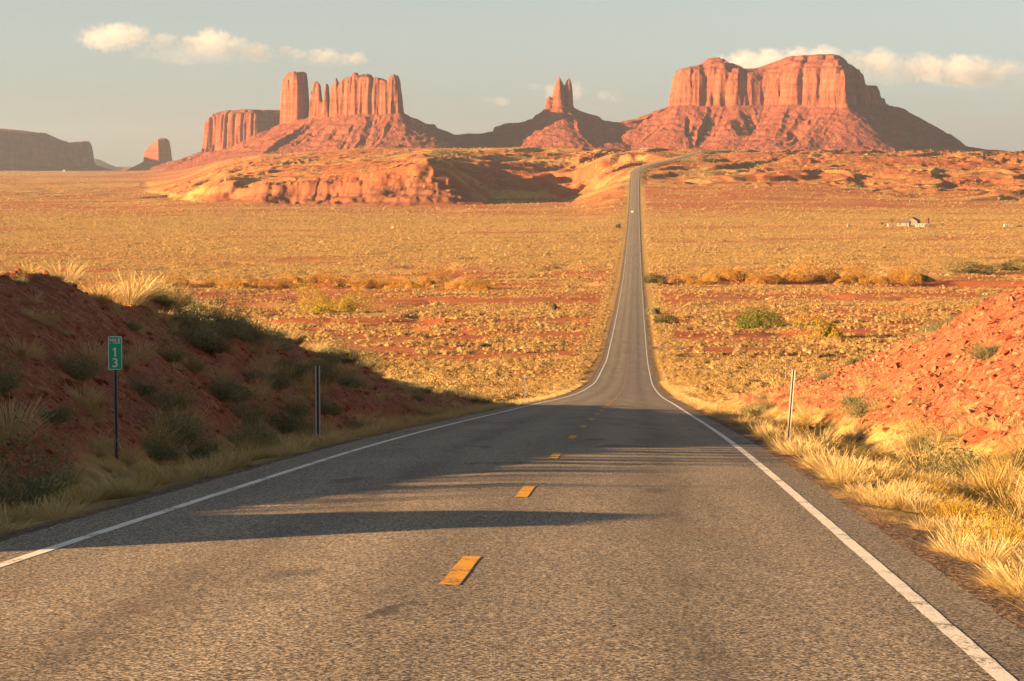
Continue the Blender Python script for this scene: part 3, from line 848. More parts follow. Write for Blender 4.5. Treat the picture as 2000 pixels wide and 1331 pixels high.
        zt = np.maximum(zt, rgt - 0.60 * np.abs(Y - 6110) + 3.5 * fbm(X / 28, Y / 28, 7, 3) - 1)
        return np.maximum(z, zt)
    field('butte', -230, 400, 5800, 6460, 2.0, spires, rk, 'red butte crowned by two thin rock spires, left of the road bend', 'butte', -14)

    # --- fluted mesa behind the pillar
    def fluted(X, Y):
        Yc = 7200
        poly = [pp(397, 7160), pp(440, 7130), pp(480, 7105), pp(505, 7100), pp(530, 7150), pp(600, 7260), pp(620, 7480), pp(400, 7420)]
        sk = skyline(X, Yc, [(390, 250), (397, 243), (405, 236), (420, 221), (450, 217), (490, 215), (620, 214)])
        zc, sd, run = cliff(X, Y, poly, sk, 8, 401, w=15, shoulder=np.interp(px_of(X, Y), [400, 430, 500, 560], [2, 16, 20, 10]), shw=50, fl=(8, 60, 6, 24, 3, 9), ck=(30, 1.0))
        zt = talus(sd, run, X, Y, -36, 42, 120, 420, 1.2)
        return np.maximum(zc, zt)
    field('mesa', -1000, -460, 6960, 7560, 2.6, fluted, rk, 'flat topped mesa with fluted cliffs behind the castle shaped butte', 'mesa', -52)

    # --- small lone butte on the left plain
    def lone(X, Y):
        Yc = 9000
        poly = [pp(286, 8990), pp(312, 8950), pp(333, 8975), pp(335, 9060), pp(290, 9070)]
        sk = skyline(X, Yc, [(280, 292), (287, 289), (300, 280), (315, 271), (326, 270), (333, 275), (340, 285)])
        zc, sd, run = cliff(X, Y, poly, sk, -26, 501, w=13, shoulder=9, shw=30, fl=(4, 50, 3, 22, 2, 9), grow=9)
        zt = talus(sd, run, X, Y, -66, 42, 75, 520, 1.3)
        return np.maximum(zc, zt)
    field('butte', -1420, -1100, 8780, 9260, 3.0, lone, rk, 'small lone butte standing by itself on the hazy left plain', 'butte', -100)

    # --- long shaded mesa at the far left
    def longm(X, Y):
        Yc = 8800
        poly = [pp(-420, 8250), pp(-180, 8420), pp(-40, 8560), pp(60, 8760), pp(130, 8930), pp(186, 9060), pp(191, 9120), pp(180, 9260), pp(-420, 9360)]
        sk = skyline(X, Yc, [(-420, 205), (-250, 210), (-120, 236), (-40, 250), (0, 253), (30, 257), (50, 259), (75, 270), (105, 280), (135, 276), (150, 272), (160, 270), (178, 277), (190, 283), (200, 286)])
        zc, sd, run = cliff(X, Y, poly, sk, -46, 601, w=24, shoulder=8, shw=70, fl=(10, 70, 5, 28, 2, 10))
        zt = talus(sd, run, X, Y, -66, 22, 60, 620, 1.2)
        return np.maximum(zc, zt)
    field('mesa', -2660, -1400, 8080, 9450, 5.0, longm, rk, 'long grey shaded mesa running out of the picture on the left plain', 'mesa', -95)

    # --- pale hills on the skyline beyond
    def pale(X, Y):
        sk = skyline(X, 15000, [(150, 316), (185, 309), (196, 311), (212, 319), (228, 326), (262, 325), (290, 324), (330, 323), (362, 321), (400, 324), (450, 330)])
        return sk - 0.25 * np.abs(Y - 15000) + 4 * fbm(X / 80, Y / 80, 9, 3)
    h = field('hills', -2700, -1500, 14700, 15300, 14, pale, rk, None, None, -190)
    meta(h, kind='structure')

# ------------------------------------------------------------------ clouds
def build_clouds():
    def cloud_mat(i, dens, seed, sx):
        n = NT('cloud_vapour')
        tc = n.n('ShaderNodeTexCoord')
        g = n.n('ShaderNodeVectorMath', operation='MULTIPLY_ADD')
        n.l(tc.outputs['Generated'], g.inputs[0]); g.inputs[1].default_value = (2, 2, 2); g.inputs[2].default_value = (-1, -1, -1)
        ln = n.n('ShaderNodeVectorMath', operation='LENGTH'); n.l(g.outputs[0], ln.inputs[0])
        mp = n.n('ShaderNodeMapping'); mp.inputs['Location'].default_value = (seed * 13.1, seed * 7.7, seed)
        n.l(tc.outputs['Object'], mp.inputs['Vector'])
        big = n.noise(mp.outputs[0], 1.0 / 330, 2, 0.5)
        small = n.noise(mp.outputs[0], 1.0 / 85, 5, 0.65)
        sp = n.n('ShaderNodeSeparateXYZ'); n.l(g.outputs[0], sp.inputs[0])
        # flat base: the shape falls off faster below
        f = n.math('SUBTRACT', 0.80, ln.outputs['Value'])
        f = n.math('ADD', f, n.math('MULTIPLY', n.math('SUBTRACT', big, 0.5), 1.5))
        f = n.math('ADD', f, n.math('MULTIPLY', n.math('SUBTRACT', small, 0.5), 1.9))
        edge = n.rng(ln.outputs['Value'], 0.75, 1.0, 1.0, 0.0)
        d = n.math('MULTIPLY', n.math('MULTIPLY', n.math('MULTIPLY', f, 2.6, clamp=True), edge), dens)
        vp = n.n('ShaderNodeVolumePrincipled')
        vp.inputs['Color'].default_value = (0.97, 0.95, 0.93, 1)
        vp.inputs['Anisotropy'].default_value = 0.1
        n.l(d, vp.inputs['Density'])
        n.l(vp.outputs[0], n.out.inputs['Volume'])
        n.m.volume_intersection_method = 'FAST' if hasattr(n.m, 'volume_intersection_method') else 'FAST'
        return n.m
    spec = [  # label, puffs: (px0, px1, row0, row1, density)
        ('long bank of cream cloud puffs above the castle shaped butte', [(150, 300, 42, 106, .6), (285, 356, 62, 100, .55), (345, 405, 66, 100, .6), (375, 462, 52, 114, .65), (438, 494, 68, 108, .6), (470, 538, 82, 128, .6),
            (260, 560, 76, 132, .22), (340, 395, 112, 132, .25), (540, 586, 88, 120, .6), (570, 606, 94, 122, .5), (596, 672, 92, 130, .45), (664, 722, 100, 134, .75), (560, 720, 100, 136, .2)]),
        ('tiny thin cloud alone between the castle shaped and twin spire buttes', [(955, 998, 188, 210, .5), (936, 968, 188, 202, .25)]),
        ('faint cloud right behind the twin spires', [(1058, 1100, 160, 198, .5), (1100, 1152, 156, 200, .42), (1020, 1080, 160, 178, .16)]),
        ('small faint puff of cloud just right of the twin spires', [(1164, 1204, 172, 200, .5), (1178, 1218, 182, 208, .35)]),
        ('smooth cream cloud peeking over the top of the largest mesa', [(1390, 1570, 92, 160, .8), (1500, 1680, 86, 140, .7)]),
        ('bright long cloud bank right of the largest mesa', [(1640, 1770, 90, 148, .45), (1640, 1820, 100, 172, .25), (1750, 1990, 104, 174, .75), (1755, 1840, 100, 148, .4), (1880, 1960, 110, 160, .3), (1830, 2010, 140, 182, .3), (1960, 2090, 120, 170, .22)]),
    ]
    n_ = 0
    for lb, puffs in spec:
        D = 40000.0
        root = empty('cloud', (at(puffs[0][0], D), D, (300 - puffs[0][3]) / F_PX * D))
        meta(root, lb, 'cloud')
        for (a, b, t, u, dn) in puffs:
            w_ = (b - a) * 0.10; h_ = (u - t) * 0.04; a -= w_; b += w_; t -= h_; u += h_
            x0, x1 = at(a, D), at(b, D)
            z1, z0 = (300 - t) / F_PX * D, (300 - u) / F_PX * D
            bm = bmesh.new()
            bmesh.ops.create_icosphere(bm, subdivisions=3, radius=1.0)
            sx, sz = (x1 - x0) / 2, (z1 - z0) / 2
            sy = max(min(sx, 2.2 * sz), sz)
            for v_ in bm.verts:
                v_.co = Vector((v_.co.x * sx, v_.co.y * sy, v_.co.z * sz))
            me = bpy.data.meshes.new('puff'); bm.to_mesh(me); bm.free()
            me.materials.append(cloud_mat(n_, 0.0020 * dn, n_ * 3.7 + 1, sx))
            o = link(bpy.data.objects.new('puff', me), root)
            o.location = Vector(((x0 + x1) / 2, D + (n_ % 3) * 60, (z0 + z1) / 2)) - root.location
            n_ += 1

def build_haze():
    n = NT('dusty_air')
    vp = n.n('ShaderNodeVolumePrincipled')
    vp.inputs['Color'].default_value = (0.64, 0.84, 0.98, 1)
    vp.inputs['Anisotropy'].default_value = 0.6
    vp.inputs['Density'].default_value = HAZE
    n.l(vp.outputs[0], n.out.inputs['Volume'])
    o = MB().box((0, 15400, 4), (60000, 31400, 592)).build('haze', n.m)
    meta(o, kind='stuff')
HAZE = 3.7e-5
# ------------------------------------------------------------------ plants and stones (a few shapes each, shared by all copies)
def inst_rand(n):
    return n.n('ShaderNodeObjectInfo').outputs['Random']

def mat_leaf(name, stops, transl=0.3, vary=0.35):
    n = NT(name)
    r = inst_rand(n)
    g = n.n('ShaderNodeNewGeometry')
    f = n.math('ADD', n.math('MULTIPLY', r, 1 - vary), n.math('MULTIPLY', g.outputs['Random Per Island'], vary))
    col = n.ramp(f, stops)
    return n.surf(col, 0.8, None, spec=0.1, transl=transl)

def blades(n, r0, lmin, lmax, w, lean, curve, rng, up=0.0, wd=(1.0, 0.85, 0.6, 0.12)):
    """a tuft of thin curved blades: 3 quads each"""
    az = rng.uniform(0, 2 * np.pi, n)
    rr = r0 * np.sqrt(rng.uniform(0, 1, n))
    bx, by = rr * np.cos(az), rr * np.sin(az)
    az2 = az + rng.normal(0, 0.5, n)
    L = rng.uniform(lmin, lmax, n)
    ln = np.clip(lean * (0.25 + 0.75 * rr / max(r0, 1e-6)) * rng.uniform(0.5, 1.5, n), 0, 1.35)
    cv = curve * rng.uniform(0.4, 1.5, n)
    k = np.array([0, 0.36, 0.72, 1.0])
    wd = np.array(wd)
    V = np.zeros((n, 4, 2, 3))
    x = np.zeros(n); z = np.zeros(n); pk = 0.0
    face = az2 + np.pi / 2 + rng.normal(0, 0.9, n)
    for j in range(4):
        th = ln + cv * k[j]
        ds = (k[j] - pk) * L; pk = k[j]
        x = x + np.sin(th) * ds; z = z + np.cos(th) * ds
        for q, sg in enumerate((-1, 1)):
            o = sg * 0.5 * w * wd[j] * rng.uniform(0.9, 1.1, n)
            V[:, j, q, 0] = bx + np.cos(az2) * x + np.cos(face) * o
            V[:, j, q, 1] = by + np.sin(az2) * x + np.sin(face) * o
            V[:, j, q, 2] = z - 0.02 + up
    base = (np.arange(n) * 8)[:, None]
    F = np.concatenate([base + np.array([2 * j, 2 * j + 1, 2 * j + 3, 2 * j + 2]) for j in range(3)])
    return V.reshape(-1, 3), F

def leafdome(n, Rr, H, ls, rng, lump=0.25, shell=0.55, tri=True, floor=0.0, asp=2.0):
    """leaf-sized facets through a lumpy dome"""
    d = rng.normal(0, 1, (n, 3)); d[:, 2] = np.abs(d[:, 2]) * 1.0 + floor
    d /= np.linalg.norm(d, axis=1)[:, None]
    nb = 9
    bd = rng.normal(0, 1, (nb, 3)); bd[:, 2] = np.abs(bd[:, 2]); bd /= np.linalg.norm(bd, axis=1)[:, None]
    ba = rng.uniform(-1, 1, nb)
    lum = 1 + lump * (np.clip((d @ bd.T - 0.6) / 0.4, 0, 1) * ba).sum(1)
    rad = (shell + (1 - shell) * rng.uniform(0, 1, n) ** 0.6) * lum
    P = d * rad[:, None] * np.array([Rr, Rr, H])
    nrm = d + rng.normal(0, 0.75, (n, 3)); nrm /= np.linalg.norm(nrm, axis=1)[:, None]
    t = np.cross(nrm, rng.normal(0, 1, (n, 3))); t /= np.linalg.norm(t, axis=1)[:, None] + 1e-9
    b = np.cross(nrm, t)
    sz = ls * rng.uniform(0.6, 1.4, n)[:, None]
    if tri:
        V = np.stack([P - t * sz * 0.5 * asp, P + t * sz * 0.5 * asp, P + b * sz], 1)
        F = np.arange(n * 3).reshape(n, 3)
    else:
        V = np.stack([P - t * sz * 0.5 * asp, P - b * sz * 0.5, P + t * sz * 0.5 * asp, P + b * sz * 0.5], 1)
        F = np.arange(n * 4).reshape(n, 4)
    return V.reshape(-1, 3), F

def rock_bm(seed, flat=0.6):
    rg = np.random.default_rng(seed)
    bm = bmesh.new()
    for k in range(14):
        v_ = rg.normal(0, 1, 3); v_ /= np.linalg.norm(v_)
        v_ *= rg.uniform(0.75, 1.0)
        bm.verts.new((v_[0], v_[1] * rg.uniform(0.6, 0.9), v_[2] * flat))
    r = bmesh.ops.convex_hull(bm, input=bm.verts)
    bmesh.ops.delete(bm, geom=[g for g in r['geom_interior'] if isinstance(g, bmesh.types.BMVert)], context='VERTS')
    bmesh.ops.bevel(bm, geom=list(bm.edges), offset=0.05, segments=1, affect='EDGES')
    return bm

PROTO = {}
def build_protos():
    M = {}
    straw = [(0.0, (0.30, 0.20, 0.05)), (0.2, (0.42, 0.30, 0.11)), (0.6, (0.55, 0.42, 0.21)), (0.85, (0.48, 0.34, 0.14)), (1.0, (0.34, 0.20, 0.055))]
    M['straw'] = mat_leaf('dry_straw_grass', straw, 0.12, 0.3)
    M['gold'] = mat_leaf('golden_rabbitbrush', [(0.0, (0.26, 0.16, 0.02)), (0.5, (0.42, 0.26, 0.03)), (1.0, (0.36, 0.27, 0.06))], 0.2, 0.5)
    M['sage'] = mat_leaf('grey_green_sagebrush', [(0.0, (0.11, 0.115, 0.055)), (0.5, (0.20, 0.195, 0.095)), (1.0, (0.32, 0.28, 0.13))], 0.2, 0.5)
    M['scrub'] = mat_leaf('valley_scrub', [(0.0, (0.12, 0.095, 0.035)), (0.15, (0.23, 0.150, 0.058)), (0.4, (0.345, 0.220, 0.080)), (0.7, (0.42, 0.275, 0.105)), (0.85, (0.50, 0.350, 0.155)), (0.94, (0.30, 0.215, 0.075)), (1.0, (0.16, 0.14, 0.055))], 0.12, 0.2)
    M['orange'] = mat_leaf('autumn_orange_brush', [(0.0, (0.36, 0.17, 0.028)), (1.0, (0.48, 0.27, 0.05))], 0.25, 0.4)
    M['wood'] = mat_leaf('dead_twigs', [(0.0, (0.16, 0.10, 0.06)), (1.0, (0.30, 0.20, 0.12))], 0.0, 0.5)
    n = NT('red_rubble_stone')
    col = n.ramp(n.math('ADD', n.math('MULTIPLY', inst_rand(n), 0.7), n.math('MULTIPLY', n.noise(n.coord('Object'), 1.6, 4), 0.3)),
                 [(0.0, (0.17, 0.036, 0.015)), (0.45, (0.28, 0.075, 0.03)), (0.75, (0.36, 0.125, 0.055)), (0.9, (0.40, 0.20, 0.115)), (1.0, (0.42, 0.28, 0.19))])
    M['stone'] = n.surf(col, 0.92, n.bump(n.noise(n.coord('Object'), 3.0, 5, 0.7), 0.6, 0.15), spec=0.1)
    PROTO['mat'] = M
    def add(kind, v, f, mats, fm=None):
        me = mk_mesh(kind, v, f, mats, smooth=False, fm=fm)
        PROTO.setdefault(kind, []).append(me)
    for i in range(6):                      # dry bunch grass
        rg = np.random.default_rng(100 + i)
        v, f = blades(760, 0.17, 0.09, 0.27, 0.0036, 1.25, 0.35, rg)
        v2, f2 = blades(70, 0.13, 0.22, 0.36, 0.004, 0.8, 0.4, rg, 0, (0.6, 0.6, 1.6, 1.0))
        add('grass_tuft', np.concatenate([v, v2]), np.concatenate([f, f2 + len(v)]), [M['straw']])
    for i in range(4):                      # tall feathery grass
        rg = np.random.default_rng(150 + i)
        v, f = blades(340, 0.22, 0.25, 0.80, 0.0055, 0.75, 0.45, rg)
        v2, f2 = blades(160, 0.20, 0.5, 0.92, 0.005, 0.6, 0.5, rg, 0, (0.6, 0.6, 2.2, 1.2))
        add('tall_grass', np.concatenate([v, v2]), np.concatenate([f, f2 + len(v)]), [M['straw']])
    for i in range(4):                      # rabbitbrush: yellow broom of stems
        rg = np.random.default_rng(200 + i)
        v1, f1 = blades(420, 0.20, 0.28, 0.50, 0.010, 0.95, 0.15, rg)
        v2, f2 = leafdome(1300, 0.44, 0.47, 0.011, rg, 0.4, 0.6, False, 0.2)
        add('rabbitbrush', np.concatenate([v1, v2]), np.concatenate([f1, f2 + len(v1)]), [M['gold']])
    for i in range(4):                      # sagebrush
        rg = np.random.default_rng(250 + i)
        v1, f1 = blades(520, 0.28, 0.28, 0.56, 0.008, 1.05, 0.2, rg)
        v2, f2 = leafdome(2000, 0.50, 0.48, 0.014, rg, 0.5, 0.45, False, 0.1, 3.2)
        fm = np.concatenate([np.zeros(len(f1)), np.zeros(len(f2))])
        add('sagebrush', np.concatenate([v1, v2]), np.concatenate([f1, f2 + len(v1)]), [M['sage']], fm)
    for i in range(6):                      # valley shrubs seen from afar
        rg = np.random.default_rng(300 + i)
        v, f = leafdome(260, 0.5, 0.46, 0.065, rg, 0.45, 0.78, True, 0.05, 1.4)
        bm = bmesh.new(); bmesh.ops.create_icosphere(bm, subdivisions=2, radius=1.0)
        cv = np.array([q.co[:] for q in bm.verts]); cf = np.array([[q.index for q in p.verts] for p in bm.faces]); bm.free()
        cv = cv * np.array([0.34, 0.34, 0.31]) * (1 + 0.3 * rg.normal(0, 0.5, (len(cv), 1)))
        v, f = np.concatenate([v, cv]), np.concatenate([f, cf + len(v)])
        add('valley_shrub', v, f, [M['scrub']])
    for i in range(4):                      # far scrub
        rg = np.random.default_rng(330 + i)
        v, f = leafdome(44, 0.5, 0.42, 0.15, rg, 0.5, 0.8, True, 0.05, 1.4)
        bm = bmesh.new(); bmesh.ops.create_icosphere(bm, subdivisions=1, radius=1.0)
        cv = np.array([q.co[:] for q in bm.verts]); cf = np.array([[q.index for q in p.verts] for p in bm.faces]); bm.free()
        cv = cv * np.array([0.36, 0.36, 0.31]) * (1 + 0.3 * rg.normal(0, 0.5, (len(cv), 1)))
        v, f = np.concatenate([v, cv]), np.concatenate([f, cf + len(v)])
        add('far_scrub', v, f, [M['scrub']])
    for i in range(5):                      # big bushes by the washes
        rg = np.random.default_rng(360 + i)
        v, f = leafdome(4200, 0.5, 0.5, 0.026, rg, 0.8, 0.66, True, 0.05, 1.6)
        bm = bmesh.new(); bmesh.ops.create_icosphere(bm, subdivisions=3, radius=1.0)
        cv = np.array([q.co[:] for q in bm.verts]); cf = np.array([[q.index for q in p.verts] for p in bm.faces]); bm.free()
        cv = cv * np.array([0.28, 0.28, 0.26]) * (1 + 0.25 * rg.normal(0, 0.5, (len(cv), 1)))
        v, f = np.concatenate([v, cv]), np.concatenate([f, cf + len(v)])
        add('wash_bush', v, f, [M['orange']])
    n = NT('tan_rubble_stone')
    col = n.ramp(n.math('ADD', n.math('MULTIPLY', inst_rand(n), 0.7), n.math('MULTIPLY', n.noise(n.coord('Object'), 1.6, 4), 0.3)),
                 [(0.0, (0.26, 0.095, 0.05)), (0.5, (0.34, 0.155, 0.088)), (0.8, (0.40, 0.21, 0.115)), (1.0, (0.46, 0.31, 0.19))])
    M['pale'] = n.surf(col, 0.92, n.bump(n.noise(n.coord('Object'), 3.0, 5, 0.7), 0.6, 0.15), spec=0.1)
    for i in range(7):
        bm = rock_bm(450 + i, 0.40 + 0.08 * (i % 3))
        me = bpy.data.meshes.new('rock'); bm.to_mesh(me); bm.free(); me.materials.append(M['pale'])
        PROTO.setdefault('pale_rock', []).append(me)
    for i in range(7):
        bm = rock_bm(400 + i, 0.45 + 0.1 * (i % 3))
        me = bpy.data.meshes.new('rock'); bm.to_mesh(me); bm.free(); me.materials.append(M['stone'])
        PROTO.setdefault('rock', []).append(me)

def scatter(name, X, Y, Z, scl, kind, seed=0, tilt=0.25, sz=None, label=None):
    """one object of uncountable copies: geometry nodes put a random shape of the kind on every point"""
    rg = np.random.default_rng(seed)
    n = len(X)
    me = bpy.data.meshes.new(name)
    me.vertices.add(n)
    me.vertices.foreach_set('co', np.stack([X, Y, Z], 1).astype(np.float32).ravel())
    a = me.attributes.new('siz', 'FLOAT_VECTOR', 'POINT')
    if sz is None: sz = np.ones(n)
    a.data.foreach_set('vector', np.stack([scl, scl * rg.uniform(0.8, 1.2, n), scl * sz], 1).astype(np.float32).ravel())
    a = me.attributes.new('trn', 'FLOAT_VECTOR', 'POINT')
    a.data.foreach_set('vector', np.stack([rg.normal(0, tilt, n), rg.normal(0, tilt, n), rg.uniform(0, 6.283, n)], 1).astype(np.float32).ravel())
    cl = bpy.data.collections.new(name + '_shapes')
    for i, m_ in enumerate(PROTO[kind]):
        cl.objects.link(bpy.data.objects.new(name + '_shape', m_))
    ng = bpy.data.node_groups.new(name, 'GeometryNodeTree')
    ng.interface.new_socket('Geometry', in_out='INPUT', socket_type='NodeSocketGeometry')
    ng.interface.new_socket('Geometry', in_out='OUTPUT', socket_type='NodeSocketGeometry')
    N, Lk = ng.nodes, ng.links
    gi, go = N.new('NodeGroupInput'), N.new('NodeGroupOutput')
    ci = N.new('GeometryNodeCollectionInfo')
    ci.inputs['Collection'].default_value = cl
    ci.inputs['Separate Children'].default_value = True
    ci.inputs['Reset Children'].default_value = True
    ip = N.new('GeometryNodeInstanceOnPoints')
    ip.inputs['Pick Instance'].default_value = True
    rv = N.new('FunctionNodeRandomValue'); rv.data_type = 'INT'
    for s_ in rv.inputs:
        if s_.type == 'INT' and s_.name == 'Min': s_.default_value = 0
        if s_.type == 'INT' and s_.name == 'Max': s_.default_value = len(PROTO[kind]) - 1
    so_ = [o for o in rv.outputs if o.type == 'INT'][0]
    a1 = N.new('GeometryNodeInputNamedAttribute'); a1.data_type = 'FLOAT_VECTOR'; a1.inputs['Name'].default_value = 'siz'
    a2 = N.new('GeometryNodeInputNamedAttribute'); a2.data_type = 'FLOAT_VECTOR'; a2.inputs['Name'].default_value = 'trn'
    e2r = N.new('FunctionNodeEulerToRotation')
    Lk.new(gi.outputs[0], ip.inputs['Points'])
    Lk.new(ci.outputs[0], ip.inputs['Instance'])
    Lk.new(so_, ip.inputs['Instance Index'])
    Lk.new([o for o in a1.outputs if o.enabled][0], ip.inputs['Scale'])
    Lk.new([o for o in a2.outputs if o.enabled][0], e2r.inputs[0])
    Lk.new(e2r.outputs[0], ip.inputs['Rotation'])
    Lk.new(ip.outputs[0], go.inputs[0])
    o = link(bpy.data.objects.new(name, me))
    md = o.modifiers.new('scatter', 'NODES'); md.node_group = ng
    return meta(o, label, None, None, 'stuff')

def place(kind, name, i, x, y, z, sc, label, cat, group=None, rz=None, zs=1.0, tilt=0.0):
    ms = PROTO[kind]
    o = bpy.data.objects.new(name, ms[i % len(ms)])
    o.location = (x, y, z)
    o.rotation_euler = (random.uniform(-tilt, tilt), random.uniform(-tilt, tilt), random.uniform(0, 6.28) if rz is None else rz)
    o.scale = (sc, sc, sc * zs)
    return meta(link(o), label, cat, group)

def build_valley():
    rg = np.random.default_rng(5)
    def sample(n, d0, d1, p0=-80, p1=2080):
        d = np.sqrt(rg.uniform(d0 * d0, d1 * d1, n)); p = rg.uniform(p0, p1, n)
        return at(p, d), d
    # nearer belt: every shrub of the biggest 300 an object
    X, Y = sample(150000, 175, 720)
    s = X - xr(Y)
    z, veg, gr, rk = terrain(X, Y)
    cl = vn(X / 16, Y / 16, 91) * 0.6 + vn(X / 5, Y / 5, 92) * 0.4
    keep = (np.abs(s) > 5.6) & (rg.uniform(0, 1, len(X)) < np.clip(0.04 + 0.95 * veg + 2.1 * (cl - 0.5), 0.02, 1)) & (rk < 0.4)
    X, Y, z, s = X[keep], Y[keep], z[keep], s[keep]
    sc = np.minimum(rg.lognormal(0, 0.55, len(X)) * 0.58, 2.1)
    sc = np.where(np.abs(s) < 13, np.minimum(sc, 0.8), sc)
    show = sc / Y
    top = np.argsort(-np.where((X / Y * F_PX + 1000 > 0) & (X / Y * F_PX + 1000 < 2000), show, 0))[:300]
    m = np.zeros(len(X), bool); m[top] = True
    for i in top:
        lf = s[i] < 0
        place('valley_shrub', 'desert_shrub', int(rg.integers(99)), X[i], Y[i], z[i] - 0.04, sc[i],
              'straw coloured desert shrub on the valley floor left of the road' if lf else 'straw coloured desert shrub on the valley floor right of the road', 'shrub',
              'shrubs on the near valley floor left of the road' if lf else 'shrubs on the near valley floor right of the road', tilt=0.1)
    X, Y, z, sc = X[~m], Y[~m], z[~m], sc[~m]
    scatter('scrub', X, Y, z - 0.04, sc, 'valley_shrub', 6)
    # far belt
    Xs, Ys, Zs, Ss = [], [], [], []
    for (n, d0, d1, base, siz) in ((200000, 700, 1350, 0.8, 0.60), (170000, 1300, 2100, 0.8, 0.70), (110000, 2050, 3500, 0.75, 1.0), (26000, 3450, 7000, 0.6, 1.7)):
        X, Y = sample(n, d0, d1)
        s = X - xr(Y)
        z, veg, gr, rk = terrain(X, Y)
        cl = vn(X / 90, Y / 42, 95) * 0.4 + vn(X / 22, Y / 30, 93) * 0.35 + vn(X / 8, Y / 12, 94) * 0.25
        keep = ((np.abs(s) > 7.0) | (Y > 3350)) & (rg.uniform(0, 1, n) < np.clip(base * (0.10 + 0.95 * veg + 2.2 * (cl - 0.5)), 0.01, 1)) & ((rk < 0.5) | (rg.uniform(0, 1, n) < 0.22))
        Xs.append(X[keep]); Ys.append(Y[keep]); Zs.append(z[keep] - 0.06); Ss.append(rg.lognormal(0, 0.42, keep.sum()) * siz)
    scatter('distant_scrub', np.concatenate(Xs), np.concatenate(Ys), np.concatenate(Zs), np.concatenate(Ss), 'far_scrub', 8, 0.1)
    # bushes along the washes, and the ones one can tell apart
    M = PROTO['mat']
    def bush(px, row_y, d, w, h, lab, mat=None, nm='bush', grp=None, i=0):
        x = at(px, d)
        me = PROTO['wash_bush'][i % 5]
        if mat is not None:
            me = me.copy(); me.materials.clear(); me.materials.append(mat)
        o = bpy.data.objects.new(nm, me)
        o.location = (x, d, gz(x, d) - 0.1); o.scale = (w, w * 0.9, h * 2); o.rotation_euler = (0, 0, i * 1.3)
        return meta(link(o), lab, 'bush', grp)
    green = mat_leaf('olive_green_leaves', [(0.0, (0.10, 0.12, 0.02)), (1.0, (0.20, 0.20, 0.03))], 0.3, 1.0)
    yel = mat_leaf('yellow_green_leaves', [(0.0, (0.26, 0.20, 0.02)), (1.0, (0.46, 0.33, 0.03))], 0.3, 1.0)
    dk = mat_leaf('dark_green_leaves', [(0.0, (0.05, 0.055, 0.02)), (1.0, (0.11, 0.10, 0.035))], 0.2, 1.0)
    def dist_for(row, px, guess):
        d = guess
        for _ in range(60):                       # walk to the distance where the ground is seen at this row
            zz = gz(at(px, d), d)
            r_ = 300 - zz * F_PX / d
            d *= 1 + np.clip((r_ - row) / 900, -0.05, 0.05)
        return d
    for k, (px, row, w_, h_, mt, lab) in enumerate([
            (1476, 643, 80, 30, green, 'wide olive green bush on bare red soil right of the road'),
            (1625, 661, 74, 36, yel, 'rounded yellow green bush just right of the olive green bush'),
            (620, 612, 46, 30, yel, 'yellow bush, taller of two standing above the left bank'),
            (676, 606, 56, 20, yel, 'low wide yellow bush beside the taller yellow one left of the road'),
            (1277, 614, 44, 20, PROTO['mat']['sage'], 'grey green bush crowding the right road edge in the dip'),
            (1298, 632, 40, 14, dk, 'low dark bush in the red hollow by the right road edge'),
            (1810, 549, 44, 14, dk, 'dark bush ending the orange thicket on the right'),
            (1900, 533, 60, 14, dk, 'long dark bush on the red flat at right'),
            (1975, 529, 60, 14, dk, 'dark bush nearest the right edge of the valley'),
            (1208, 445, 14, 12, dk, 'lone dark bush left of the road far out on the plain'),
            (1277, 553, 36, 14, dk, 'dark bush by the dirt turnout on the right'),
            (1085, 606, 20, 16, dk, 'dark bush with a long shadow left of the road')]):
        d = dist_for(row, px, 700)
        bush(px, row, d, w_ / F_PX * d, h_ / F_PX * d, lab, mt, 'bush', None, k)
    for k in range(60):
        left = k < 34
        px = 235 + k * 21.5 + rg.uniform(-9, 9) if left else 1320 + (k - 34) * 19 + rg.uniform(-8, 8)
        d = dist_for(563 if left else 553, px, 900) * rg.uniform(0.985, 1.02)
        w_ = rg.uniform(26, 50) / F_PX * d
        bush(px, 0, d, w_, w_ * rg.uniform(0.28, 0.46), 'orange autumn bush in the thicket along the wash left of the road' if left else 'orange autumn bush in the thicket along the wash right of the road',
             None, 'autumn_bush', 'orange bushes in the wash left of the road' if left else 'orange bushes in the wash right of the road', k)

